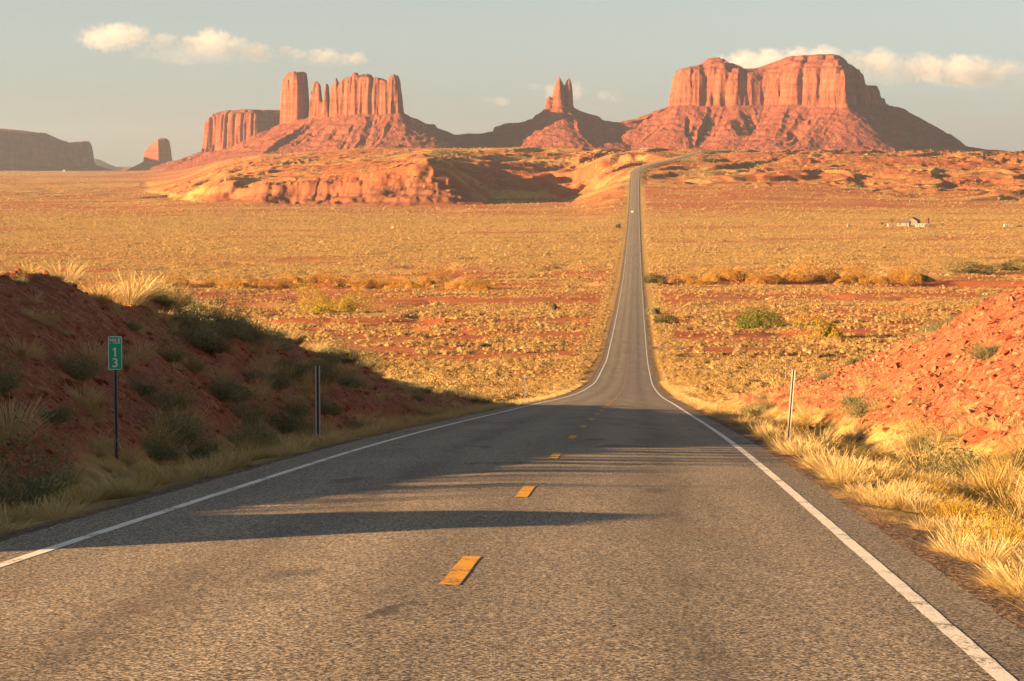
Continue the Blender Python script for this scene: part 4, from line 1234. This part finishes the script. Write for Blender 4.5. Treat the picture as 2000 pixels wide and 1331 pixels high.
def build_roadside():
    rg = np.random.default_rng(9)
    T = lambda X, Y: terrain(X, Y)
    def cand(n, d0, d1, s0, s1):
        d = rg.uniform(d0, d1, n) ; s = rg.uniform(s0, s1, n)
        return xr(d) + s, d, s
    # ---- grass rows along both edges: nearest 300 are objects, the rest one mat of grass
    rows = []
    for sgn, s0, s1, d0, d1, n in ((-1, 5.0, 6.8, 21, 185, 1400), (1, 4.45, 7.2, 15, 185, 3000)):
        d = d0 * (d1 / d0) ** rg.uniform(0, 1, n)
        s = sgn * (s0 + (s1 - s0) * rg.uniform(0, 1, n) ** 1.2)
        X = xr(d) + s
        z = T(X, d)[0]
        rows += [(X[i], d[i], z[i], sgn, s[i]) for i in range(n)]
    rows = [r for r in rows if vn(r[1] / 1.5, r[4] / 1.1, 38) * 0.6 + vn(r[1] / 0.7, r[4] / 0.6, 39) * 0.4 > 0.51]
    rows = [r for r in rows if -60 < 1000 + F_PX * r[0] / r[1] < 2080]
    rg.shuffle(rows)
    rows.sort(key=lambda r: r[1])
    lab = {-1: 'dry straw grass tuft in the shaded strip along the left road edge', 1: 'sunlit straw grass tuft in the strip along the right road edge'}
    grp = {-1: 'grass tufts along the left road edge', 1: 'grass tufts along the right road edge'}
    kept = rows[:len(rows)]
    ind = [r for i, r in enumerate(kept) if r[1] < 70][:290]
    ids = set(id(r) for r in ind)
    rest = [r for r in kept if id(r) not in ids]
    for (x, y, z, sg, s) in ind:
        place('grass_tuft', 'grass_tuft', int(rg.integers(99)), x, y, z - 0.02, rg.uniform(0.7, 1.3) * (1.0 if sg < 0 else 0.85), lab[int(sg)], 'grass tuft', grp[int(sg)], zs=rg.uniform(0.8, 1.1), tilt=0.12)
    A = np.array([r[:3] for r in rest])
    XS, YS, ZS, SS = [A[:, 0]], [A[:, 1]], [A[:, 2] - 0.02], [rg.uniform(0.7, 1.3, len(A))]
    # thinner grass on the banks, ditches and verges beyond
    for (n, d0, d1, s0, s1, pr) in ((1500, 22, 200, -15, -5.6, 0.30), (700, 15, 200, 5.2, 9.5, 0.5), (500, 30, 210, 9, 18, 0.2), (2600, 110, 330, -7.6, -4.9, 1.0), (2600, 110, 330, 4.8, 7.6, 1.0)):
        X, Y, s = cand(n, d0, d1, s0, s1)
        z, veg, gr, rk = T(X, Y)
        k = rg.uniform(0, 1, n) < pr * (0.4 + 1.2 * vn(X / 3, Y / 3, 33))
        XS.append(X[k]); YS.append(Y[k]); ZS.append(z[k] - 0.02); SS.append(rg.uniform(0.55, 1.2, k.sum()))
    scatter('grass', np.concatenate(XS), np.concatenate(YS), np.concatenate(ZS), np.concatenate(SS), 'grass_tuft', 3, 0.15)
    # ---- rabbitbrush among the rows
    def many(kind, name, n, d0, d1, s0, s1, smin, smax, lab, cat, grp, cond=None, zs=1.0, off=False):
        k = t = 0
        while k < n and t < 4000:
            t += 1
            d = d0 * (d1 / d0) ** rg.uniform(0, 1); s = rg.uniform(s0, s1)
            x = xr(d) + s
            px = 1000 + F_PX * x / d
            if not (-40 < px < 2050) and not off: continue
            if s < -10.6 and px < 190 and not off: continue      # bare red crest at the left end
            if cond is not None and not cond(x, d, s): continue
            place(kind, name, int(rg.integers(99)), x, d, gz(x, d) - 0.03, rg.uniform(smin, smax) * (0.65 if d < 44 and s < 0 else 1.0), lab, cat, grp, zs=zs * rg.uniform(0.85, 1.15), tilt=0.12)
            k += 1
    many('rabbitbrush', 'rabbitbrush', 44, 24, 140, -7.4, -5.6, 0.6, 1.15, 'yellow rabbitbrush mound behind the grass strip on the left verge', 'bush', 'rabbitbrush on the left verge', zs=0.8)
    many('rabbitbrush', 'rabbitbrush', 64, 18, 130, 4.9, 8.0, 0.5, 1.05, 'golden rabbitbrush mound on the sunlit right verge', 'bush', 'rabbitbrush on the right verge', zs=0.85)
    many('sagebrush', 'sagebrush', 84, 32, 165, -13, -6.8, 0.6, 1.6, 'grey green sagebrush on the shaded left bank', 'bush', 'sagebrush on the left bank')
    many('sagebrush', 'sagebrush', 24, 28, 170, 7.0, 16, 0.6, 1.2, 'grey green sagebrush on the rubble of the right bank', 'bush', 'sagebrush on the right bank')
    many('tall_grass', 'grass_clump', 150, 30, 150, -13, -6.6, 0.35, 0.85, 'feathery pale grass clump on the shaded left bank', 'grass clump', 'feathery grass on the left bank')
    many('tall_grass', 'grass_clump', 34, 24, 120, 6.4, 9.2, 0.45, 0.85, 'feathery golden grass clump in the ditch below the right bank', 'grass clump', 'feathery grass below the right bank')
    for k, dd in enumerate((24.6, 26.3, 28.0, 28.9, 30.6, 31.6, 33.1, 34.2, 35.8, 37.2, 38.3, 39.9, 41.3, 42.6, 43.9, 45.4, 46.6, 48.2, 49.5, 50.8, 52.4)):
        x = xr(dd) - 12.9
        if k % 3 == 0:
            place('sagebrush', 'sagebrush', k, x, dd, gz(x, dd) - 0.04, 1.0, 'grey green sagebrush on the shaded left bank', 'bush', 'sagebrush on the left bank', zs=rg.uniform(1.3, 2.0) * (1.3 if dd > 36 else 1.0))
        else:
            place('tall_grass', 'grass_clump', k, x, dd, gz(x, dd) - 0.04, 0.85, 'feathery pale grass clump on the shaded left bank', 'grass clump', 'feathery grass on the left bank', zs=rg.uniform(0.9, 1.7) * (1.3 if dd > 36 else 1.0))
    many('tall_grass', 'grass_clump', 46, 57, 125, -13.8, -12.2, 0.55, 1.0, 'bright grass clump catching the sun on the crest of the left bank', 'grass clump', 'sunlit grass on the left crest')
    # ---- plants that stand out
    def one(kind, name, px, d, s, sc, lab, cat, i=0, zs=1.0):
        if s < 0:                                    # on the crest: distance follows from the photo column
            d = 71500.0 / (1243 - px) if px else d
            x = xr(d) + s
        else:
            x = at(px, d)
        place(kind, name, i, x, d, gz(x, d) - 0.04, sc, lab, cat, None, zs=zs)
    one('sagebrush', 'sagebrush', 28, 36.5, 0, 1.75, 'big dark green bush at the left edge, behind the yellow mounds', 'bush', 1, 1.05)
    one('rabbitbrush', 'rabbitbrush', 148, 34.5, 0, 0.95, 'yellow mound beside the big dark bush at the lower left', 'bush', 2, 0.8)
    one('tall_grass', 'grass_clump', 345, 55, 0, 1.15, 'leaning pale grass clump halfway up the left bank, right of the mile sign', 'grass clump', 2)
    one('tall_grass', 'grass_clump', 118, 52.5, -12.6, 1.0, 'sunlit yellow grass clump near the top of the left bank', 'grass clump', 1)
    one('tall_grass', 'grass_clump', 250, 62.5, -12.6, 1.3, 'tallest bright grass clump on the crest of the left bank', 'grass clump', 3)
    one('tall_grass', 'grass_clump', 283, 64, -12.6, 1.1, 'sunlit grass clump on the crest beside the tallest one', 'grass clump', 0)
    one('tall_grass', 'grass_clump', 14, 42, 0, 1.2, 'sunlit grass clump at the left edge of the left bank', 'grass clump', 2)
    one('sagebrush', 'sagebrush', 24, 52.5, -12.6, 0.55, 'small round dark bush alone on the left skyline of the bank', 'bush', 0)
    for k, (px, d, sc) in enumerate(((265, 60, 1.5), (330, 66, 1.7), (375, 70, 1.5), (415, 74, 1.5), (455, 79, 1.3), (640, 103, 1.8), (605, 98, 1.6), (560, 93, 1.5))):
        one('sagebrush', 'sagebrush', px, d, -11.2, sc, ['dark sagebrush below the tallest crest grass', 'widest dark sagebrush on the crest of the left bank', 'dark sagebrush second from the widest one along the crest',
            'grey green bush midway along the crest of the left bank', 'pale green bush on the crest above the bare red slope', 'last dark bush where the left crest drops to the road',
            'dark bush behind the last one on the left crest', 'olive bush on the crest above the short metal post'][k], 'bush', k)
    for k, (px, d, sc) in enumerate(((270, 63, 0.9), (380, 72, .9), (395, 74, .9), (410, 75, .8), (430, 77.5, .8), (300, 66, 1.0), (475, 82, .8))):
        one('tall_grass', 'grass_clump', px, d, -12.8, sc, 'bright grass clump catching the sun on the crest of the left bank', 'grass clump', k)
        bpy.context.scene.collection.objects[-1]['group'] = 'sunlit grass on the left crest'
    one('sagebrush', 'sagebrush', 1600, 50, 0, 0.0001 + 0.85, 'round twiggy bush right behind the leaning metal post', 'bush', 2, 1.1)
    one('tall_grass', 'grass_clump', 1600, 50.4, 0, 0.85, 'golden tuft growing through the twiggy bush by the leaning post', 'grass clump', 1)
    one('sagebrush', 'sagebrush', 1665, 46, 0, 0.75, 'low wide brown bush just in front of the round twiggy bush', 'bush', 3, 0.7)
    one('sagebrush', 'sagebrush', 1900, 45, 0, 1.7, 'big pale green bush at the foot of the right bank', 'bush', 0, 0.9)
    one('tall_grass', 'grass_clump', 1820, 46, 0, 1.4, 'wide feathery grass mass left of the big pale green bush', 'grass clump', 3)
    one('tall_grass', 'grass_clump', 1975, 41, 0, 0.95, 'feathery grass mass at the right edge above the ditch', 'grass clump', 0)
    one('rabbitbrush', 'rabbitbrush', 1950, 24.3, 0, 0.95, 'bright yellow bush nearest the camera at the lower right', 'bush', 1)
    one('rabbitbrush', 'rabbitbrush', 1905, 92, 0, 1.2, 'yellow bush high on the right bank', 'bush', 0, 0.8)
    one('sagebrush', 'sagebrush', 1945, 86, 0, 1.2, 'grey bush below the yellow one high on the right bank', 'bush', 1, 0.8)
    one('sagebrush', 'sagebrush', 1480, 118, 0, 1.9, 'green bush in the ditch where the left bank shades the right verge', 'bush', 2, 0.9)
    # ---- stones: the largest as objects, the rest as rubble
    st = []
    for (n, d0, d1, s0, s1, side) in ((70000, 26, 215, 7.2, 19, 1), (16000, 24, 185, -16, -7.2, -1)):
        d = d0 * (d1 / d0) ** rg.uniform(0, 1, n); s = rg.uniform(s0, s1, n)
        X = xr(d) + s
        px = 1000 + F_PX * X / d
        z, veg, gr, rk = T(X, d)
        k = (px > -80) & (px < 2100) & (rg.uniform(0, 1, n) < 0.08 + 0.9 * rk * (0.3 + vn(X / 2.5, d / 2.5, 35)))
        sz = np.minimum(0.028 * rg.pareto(1.75, n) + 0.020, 0.19)
        st += [(X[i], d[i], z[i], sz[i], side) for i in np.nonzero(k)[0]]
    st.sort(key=lambda r: -r[3] / r[1])
    for (x, y, z, sz, side) in st[:230]:
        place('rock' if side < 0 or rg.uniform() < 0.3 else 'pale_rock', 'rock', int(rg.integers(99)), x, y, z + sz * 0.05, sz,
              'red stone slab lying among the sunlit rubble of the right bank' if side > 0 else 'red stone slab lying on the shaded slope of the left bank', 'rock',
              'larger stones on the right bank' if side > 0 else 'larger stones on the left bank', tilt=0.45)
    A = np.array(st[230:])
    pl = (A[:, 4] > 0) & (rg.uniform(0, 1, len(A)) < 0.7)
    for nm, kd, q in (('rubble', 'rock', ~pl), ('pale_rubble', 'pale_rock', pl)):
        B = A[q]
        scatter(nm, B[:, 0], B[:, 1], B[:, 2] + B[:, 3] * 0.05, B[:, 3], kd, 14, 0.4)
# ------------------------------------------------------------------ things along the road and far out
def simple(name, col, rough=0.7, metal=0.0, var=0.25, sc=8.0):
    n = NT(name)
    v = n.coord('Object')
    f = n.noise(v, sc, 4, 0.65)
    c2 = tuple(x * (1 - var) for x in col)
    cc = n.mix(f, col, c2)
    return n.surf(cc, rough, n.bump(f, 0.2, 0.01), metal=metal, spec=0.3)

def text_mesh(s, size, depth):
    cu = bpy.data.curves.new('lettering', 'FONT')
    cu.body = s; cu.size = size; cu.align_x = 'CENTER'; cu.align_y = 'CENTER'; cu.extrude = depth; cu.offset = size * 0.012
    o = bpy.data.objects.new('lettering', cu)
    COL.objects.link(o)
    dg = bpy.context.evaluated_depsgraph_get()
    me = bpy.data.meshes.new_from_object(o.evaluated_get(dg))
    bpy.data.objects.remove(o)
    return me

def rrect(w, h, r, n=6):
    p = []
    for cx, cy, a0 in ((w / 2 - r, h / 2 - r, 0), (-w / 2 + r, h / 2 - r, 90), (-w / 2 + r, -h / 2 + r, 180), (w / 2 - r, -h / 2 + r, 270)):
        for k in range(n + 1):
            a = R(a0 + 90 * k / n)
            p.append((cx + r * math.cos(a), cy + r * math.sin(a)))
    return p

def u_channel(name, h, mat, parent, w=0.075, holes=True):
    """flanged channel post: web, two sides, two flanges, with a row of punched holes shown as dark plugs"""
    m = MB()
    t = 0.005
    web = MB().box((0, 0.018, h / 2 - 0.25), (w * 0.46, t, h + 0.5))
    for sg in (-1, 1):
        m.box((sg * w * 0.25, 0.0, h / 2 - 0.25), (t, 0.036, h + 0.5), tilt=Matrix.Rotation(sg * 0.0, 4, 'Z'))
        m.box((sg * w * 0.38, -0.018, h / 2 - 0.25), (w * 0.24, t, h + 0.5))
    o = m.build(name, mat, parent)
    web.build('channel_web', STEEL_SHADE[0], o)
    return o

STEEL_SHADE = []
def build_sign():
    steel = simple('galvanised_steel', (0.30, 0.29, 0.27), 0.5, 0.5, 0.3, 14)
    green = simple('green_sign_sheeting', (0.02, 0.44, 0.23), 0.45, 0.0, 0.15, 30)
    white = simple('white_sign_sheeting', (0.80, 0.80, 0.74), 0.5, 0.0, 0.08, 30)
    STEEL_SHADE.append(simple('shade_dark_channel_steel', (0.10, 0.095, 0.09), 0.6, 0.3, 0.3, 14))  # post steel darkened for the web: shade of the channel recess painted in
    dark = simple('dark_holes', (0.03, 0.03, 0.03), 0.9)
    d = 47.0
    x = at(223, d); z = gz(x, d)
    top = -(657 - 300) / F_PX * d; bot = -(723 - 300) / F_PX * d
    H = top - bot; W = 0.262
    root = empty('mile_marker_sign', (x, d, z))
    meta(root, 'green mile 13 sign with white rim on a metal post, left verge', 'sign')
    post = u_channel('post', top - z - 0.06, steel, root, 0.085)
    m = MB()
    for k in range(26):
        m.box((0, 0.0145, 0.15 + 0.055 * k), (0.010, 0.004, 0.016))
    m.build('post_holes', dark, post)
    pz = (top + bot) / 2 - z
    rot = Matrix.Rotation(R(90), 4, 'X')
    p = MB().prism(rrect(W, H, 0.03), 0.004, Matrix.Translation((0, -0.024, pz)) @ rot).build('sign_panel', green, root)
    # rim
    bm = bmesh.new()
    a, b = rrect(W - 0.006, H - 0.006, 0.028), rrect(W - 0.030, H - 0.030, 0.018)
    n = len(a)
    va = [bm.verts.new((q[0], -0.0305, q[1] + pz)) for q in a]
    vb = [bm.verts.new((q[0], -0.0305, q[1] + pz)) for q in b]
    for i in range(n):
        bm.faces.new((va[i], va[(i + 1) % n], vb[(i + 1) % n], vb[i]))
    r = bmesh.ops.extrude_face_region(bm, geom=list(bm.faces))
    bmesh.ops.translate(bm, vec=(0, 0.002, 0), verts=[g for g in r['geom'] if isinstance(g, bmesh.types.BMVert)])
    bmesh.ops.recalc_face_normals(bm, faces=bm.faces)
    me = bpy.data.meshes.new('sign_rim'); bm.to_mesh(me); bm.free(); me.materials.append(white)
    link(bpy.data.objects.new('sign_rim', me), p)
    for txt, dz, sz, sxx in (('MILE', 0.215, 0.125, 0.80), ('1', 0.02, 0.235, 1.1), ('3', -0.185, 0.235, 1.05)):
        if txt == '1':                         # highway-style figure one with its flag
            t_ = MB().prism([(q[0] * 0.165, q[1] * 0.165) for q in ((-0.09, -0.5), (0.09, -0.5), (0.09, 0.5), (-0.04, 0.5), (-0.24, 0.34), (-0.24, 0.17), (-0.09, 0.27))], 0.001)
            bmesh.ops.recalc_face_normals(t_.bm, faces=t_.bm.faces)
            me = bpy.data.meshes.new('lettering'); t_.bm.to_mesh(me); t_.bm.free()
        else:
            me = text_mesh(txt, sz, 0.001)
        me.materials.append(white)
        o = link(bpy.data.objects.new('lettering', me), p)
        o.location = (0, -0.0315, pz + dz); o.rotation_euler = (R(90), 0, 0); o.scale = (sxx, 1, 1)
    m = MB()
    for sg in (-1, 1):
        m.tube((0, -0.034, pz + sg * (H / 2 - 0.04)), (0, -0.028, pz + sg * (H / 2 - 0.04)), 0.007)
    m.build('bolt', steel, p)

def build_posts():
    steel = simple('weathered_post_steel', (0.56, 0.54, 0.50), 0.5, 0.15, 0.3, 12)
    pale = simple('pale_painted_post', (0.33, 0.30, 0.26), 0.6, 0.0, 0.2, 12)
    refl = simple('pale_reflector_film', (0.7, 0.66, 0.6), 0.35, 0.1, 0.1, 40)
    def post(px, d, top_row, lab, lean=0.0, w=0.085, mat=steel, grp=None, rf=True, rz=0.0):
        x = at(px, d); z = gz(x, d)
        h = max(-(top_row - 300) / F_PX * d - z, 0.8)
        root = empty('delineator_post', (x, d, z), rz)
        root.rotation_euler = (0, lean, rz)
        u_channel('channel_post', h, mat, root, w)
        m = MB()
        m.box((0, -0.0235, h - 0.10), (w * 0.8, 0.004, 0.14), bev=0.0015)
        if rf: m.build('reflector', refl, root)
        else: m.bm.free()
        return meta(root, lab, 'post', grp)
    post(619, 61, 715, 'shiny metal channel post on the left verge, upper half in the sun', 0, 0.12, rf=False)
    post(1542, 49.5, 722, 'pale metal post leaning right on the right verge', R(4.6), 0.075, pale, rf=False, rz=R(-35))
    post(1025, 170, 732, 'slim grey post by the left road edge where the shade ends', 0, 0.08)
    post(1131, 335, 735, 'faint distant post at the left edge of the valley road', 0, 0.09)
    post(1297, 312, 733, 'faint distant post at the right edge of the valley road', 0, 0.09)

def build_fence():
    steel = simple('rusty_fence_steel', (0.22, 0.15, 0.10), 0.7, 0.3, 0.3, 12)
    pale = simple('sunbleached_fence_post', (0.30, 0.23, 0.16), 0.8, 0.0, 0.25, 12)
    def run(off, d0, d1, step, lab, cat='fence'):
        root = empty('wire_fence', (xr(d0) + off, d0, gz(xr(d0) + off, d0)))
        meta(root, lab, cat)
        ox, oy, oz = root.location
        pts = []
        d = d0; k = 0
        while d < d1 and k < 90:
            x = xr(d) + off + 0.5 * math.sin(d / 40.0); z = gz(x, d)
            pts.append(Vector((x - ox, d - oy, z - oz)))
            big = k % 8 == 0
            m = MB()
            p = pts[-1]
            h = 1.55 if big else 1.3
            m.tube(p + Vector((0, 0, -0.3)), p + Vector((0, 0, h)), 0.05 if big else 0.025, None, 8)
            m.build('fence_post', pale if big else steel, root)
            d += step; k += 1
        for hz in (0.45, 0.75, 1.05, 1.25):
            m = MB()
            for a, b in zip(pts[:-1], pts[1:]):
                m.tube(a + Vector((0, 0, hz)), b + Vector((0, 0, hz)), 0.006, None, 4)
            m.build('wire', steel, root)
    run(21.0, 300, 820, 6.0, 'thin wire fence running through the scrub right of the road')
    run(-21.0, 420, 1000, 7.0, 'thin wire fence running through the scrub left of the road')

def build_homestead():
    wall = simple('pale_plaster', (0.32, 0.25, 0.18), 0.9, 0, 0.15, 0.6)
    wht = simple('white_siding', (0.42, 0.38, 0.32), 0.7, 0, 0.1, 0.6)
    roof = simple('brown_roofing', (0.16, 0.11, 0.085), 0.9, 0, 0.3, 0.8)
    glass = simple('dark_window_glass', (0.03, 0.035, 0.04), 0.15, 0, 0.1, 2)
    rust = simple('rusty_tank_steel', (0.16, 0.05, 0.03), 0.8, 0.2, 0.3, 1)
    rubber = simple('black_tyres', (0.02, 0.02, 0.02), 0.9)
    grey = simple('dull_grey_siding', (0.17, 0.15, 0.135), 0.8, 0, 0.2, 0.6)
    def gable(name, x, y, w, dp, h, rh, wm, rm, lab, cat, rz=0.0, hip=False):
        root = empty(name, (x, y, gz(x, y) - 0.1), rz)
        meta(root, lab, cat)
        m = MB().box((0, 0, h / 2 - 0.3), (w, dp, h + 0.6))
        bm = m.bm
        for sx in (-1, 1):
            a = [bm.verts.new((sx * (w / 2 - 0.01), yy, zz)) for yy, zz in ((-dp / 2, h), (dp / 2, h), (0, h + rh))]
            bm.faces.new(a)
        m.build('wall', wm, root)
        m = MB()
        for sg in (-1, 1):
            L = math.hypot(dp / 2 + 0.4, rh); an = math.atan2(rh, dp / 2)
            m.box((0, sg * (dp / 4 + 0.1), h + rh / 2 + 0.02), (w + 0.7, L, 0.14), tilt=Matrix.Rotation(-sg * an, 4, 'X'))
        m.build('roof', rm, root)
        for k in range(max(int(w // 3.2), 1)):
            fx = -w / 2 + (k + 0.5) * w / max(int(w // 3.2), 1)
            if k == 1:
                MB().box((fx, -dp / 2 - 0.03, 1.05), (0.95, 0.1, 2.1)).build('door', roof, root)
            else:
                MB().box((fx, -dp / 2 - 0.03, 1.6), (1.1, 0.08, 1.0)).build('window', glass, root)
        return root
    D = 1740.0
    gable('house', at(1765, D), D, 8.0, 6, 2.5, 1.5, wall, roof, 'pale gabled house at the left of the far homestead', 'house', R(-20))
    gable('house', at(1783, D + 18), D + 18, 6.5, 8, 3.2, 2.4, grey, roof, 'dark gabled house behind the pale one at the homestead', 'house', R(62))
    def trailer(px, d, w, h, mat, lab, rz=0.0):
        x = at(px, d)
        root = empty('trailer', (x, d, gz(x, d)), rz)
        meta(root, lab, 'trailer')
        MB().box((0, 0, h / 2 + 0.35), (w, 2.6, h), bev=0.12).build('body', mat, root)
        for sx in (-0.25, 0.25):
            for sy in (-1, 1):
                MB().tube((sx * w * 0.6, sy * 1.05, 0.33), (sx * w * 0.6, sy * 1.28, 0.33), 0.35, None, 14).build('wheel', rubber, root)
        for k in (-1, 1):
            MB().box((k * w * 0.28, -1.31, h * 0.62 + 0.35), (w * 0.16, 0.05, h * 0.3)).build('window', glass, root)
        MB().box((0, -1.31, h * 0.45 + 0.35), (0.75, 0.05, h * 0.8)).build('door', grey, root)
    trailer(1796, D - 25, 6.0, 2.4, wht, 'white trailer in front of the dark gabled house', R(-12))
    trailer(1737, D - 18, 2.6, 1.9, wht, 'small white trailer left of the pale house')
    trailer(1809, D - 5, 2.8, 1.6, wht, 'tiny white trailer at the foot of the rusty tank tower')
    trailer(1657, D - 20, 1.8, 2.0, wall, 'lone cream box trailer far left of the homestead')
    trailer(1966, D - 15, 4.2, 1.9, wht, 'white trailer parked alone at the right edge of the plain')
    # tank tower
    x = at(1812, D + 10)
    root = empty('water_tank_tower', (x, D + 10, gz(x, D + 10)))
    meta(root, 'rust red tank on a short tower right of the house', 'water tank')
    MB().tube((0, 0, 1.2), (0, 0, 5.0), 0.85, None, 20).build('tank', rust, root)
    MB().tube((0, 0, 5.0), (0, 0, 5.4), 0.9, 0.1, 20).build('tank_lid', rust, root)
    for sx in (-1, 1):
        for sy in (-1, 1):
            MB().tube((sx * 0.6, sy * 0.6, -0.3), (sx * 0.5, sy * 0.5, 1.25), 0.08).build('leg', rust, root)
    # yard trees
    lf = mat_leaf('cottonwood_leaves', [(0.0, (0.12, 0.11, 0.02)), (1.0, (0.26, 0.20, 0.03))], 0.3, 1.0)
    bark = simple('grey_bark', (0.16, 0.12, 0.09), 0.95)
    for px, dd, h, lab in ((1741, D + 30, 5.5, 'taller olive tree behind the pale house'), (1722, D + 12, 3.2, 'low olive tree left of the pale house')):
        x = at(px, dd)
        root = empty('yard_tree', (x, dd, gz(x, dd)))
        meta(root, lab, 'tree')
        m = MB().tube((0, 0, -0.2), (0.1, 0, h * 0.5), 0.16, 0.1)
        for k in range(5):
            a = k * 1.26
            m.tube((0.1, 0, h * 0.42), (1.1 * math.cos(a), 1.1 * math.sin(a), h * 0.75), 0.08, 0.03, 6)
        m.build('trunk', bark, root)
        v, f = leafdome(900, h * 0.42, h * 0.62, 0.16, np.random.default_rng(int(px)), 0.6, 0.35, True, -0.2)
        o = link(bpy.data.objects.new('crown', mk_mesh('crown', v + np.array([0, 0, h * 0.38]), f, [lf])), root)
    # vehicles
    def car(px, d, s_off, body, lab, rz, name='parked_car', x=None, zz=None):
        x = at(px, d) if x is None else x
        z = gz(x, d) if zz is None else zz
        root = empty(name, (x, d, z), rz)
        meta(root, lab, 'car')
        m = MB()
        prof = [(-2.2, 0.35), (2.2, 0.35), (2.25, 0.75), (1.95, 0.95), (0.95, 1.02), (0.35, 1.5), (-1.5, 1.55), (-2.1, 1.05), (-2.25, 0.8)]
        m.prism(prof, 1.75, Matrix.Rotation(R(90), 4, 'Z') @ Matrix.Translation((0, 0, 0)) @ Matrix.Rotation(R(90), 4, 'X') @ Matrix.Translation((0, 0, -0.875)))
        m.build('body', body, root)
        MB().box((0, 0.66, 1.28), (1.5, 0.06, 0.5), tilt=Matrix.Rotation(R(-50), 4, 'X')).build('windscreen', glass, root)
        for sx in (-1, 1):
            MB().box((sx * 0.88, -0.5, 1.24), (0.03, 1.7, 0.36)).build('window', glass, root)
            MB().box((sx * 0.62, 2.25, 0.72), (0.3, 0.06, 0.15)).build('headlight', wht, root)
            for yy in (-1.35, 1.35):
                MB().tube((sx * 0.72, yy, 0.34), (sx * 0.92, yy, 0.34), 0.34, None, 16).build('wheel', rubber, root)
    carw = simple('white_car_paint', (0.78, 0.76, 0.72), 0.3, 0, 0.05, 2)
    card = simple('dark_car_paint', (0.05, 0.05, 0.055), 0.3, 0, 0.1, 2)
    d = 2000.0
    car(0, d, 0, carw, 'white car driving toward the camera on the far valley road', R(180 - 2.8), 'moving_car', x=float(xr(d)) - 1.8, zz=float(zr(d)) + 0.12)
    car(1990, D - 10, 0, card, 'dark car parked beside the lone white trailer', R(75))
    gable('shed', at(1258, 3420), 3420, 8.5, 6, 3.0, 1.2, wht, wht, 'white shed on the rim beside the road bend', 'shed', R(8))
    gable('shed', at(1274, 3440), 3440, 4.5, 4, 2.6, 1.0, wall, roof, 'small cream shed right of the white one on the rim', 'shed', R(-10))
    gable('shed', at(127, 6900), 6900, 6, 5, 3.5, 1.5, wht, wht, 'tiny white building under the long shaded mesa', 'shed', 0)
    # telegraph-like pole left of the road
    for px, d, top, lab in ((1072, 610, 598, 'thin bare pole standing in the scrub left of the road'), (1537, 318, 708, 'bright corner post of the wire fence behind the leaning post')):
        x = at(px, d); z = gz(x, d); h = max(-(top - 300) / F_PX * d - z, 1.5)
        root = empty('wooden_pole', (x, d, z)); meta(root, lab, 'pole')
        MB().tube((0, 0, -0.3), (0, 0, h), 0.055, 0.045, 10).build('shaft', grey if px < 1200 else wall, root)
        MB().tube((0, 0, h), (0, 0, h + 0.05), 0.085, 0.05, 10).build('cap', roof, root)

def build_tracks():
    dirt = simple('pale_packed_dirt', (0.40, 0.20, 0.11), 0.95, 0, 0.25, 0.4)
    grey = simple('greyish_gravel', (0.27, 0.17, 0.12), 0.95, 0, 0.3, 0.6)
    build_track('dirt_track', [(xr(880) + 4.6, 880), (at(1300, 888), 888), (at(1345, 905), 905)], 6, dirt)
    build_track('gravel_turnout', [(xr(496) + 5.0, 497), (xr(496) + 9.0, 499), (at(1300, 502), 502), (at(1335, 506), 506)], 8, grey)
    build_track('dirt_track', [(at(900, 2575), 2575), (at(1000, 2535), 2535), (at(1120, 2500), 2500), (xr(2470) - 4, 2475)], 6, dirt)
    build_track('dirt_track', [(at(1030, 2440), 2440), (at(1140, 2425), 2425), (xr(2410) - 4, 2415)], 5, dirt)

# ------------------------------------------------------------------ build everything
build_ground()
build_road()
build_tracks()
build_buttes()
build_clouds()
build_protos()
build_valley()
build_roadside()
build_sign()
build_posts()
build_fence()
build_homestead()
build_haze()
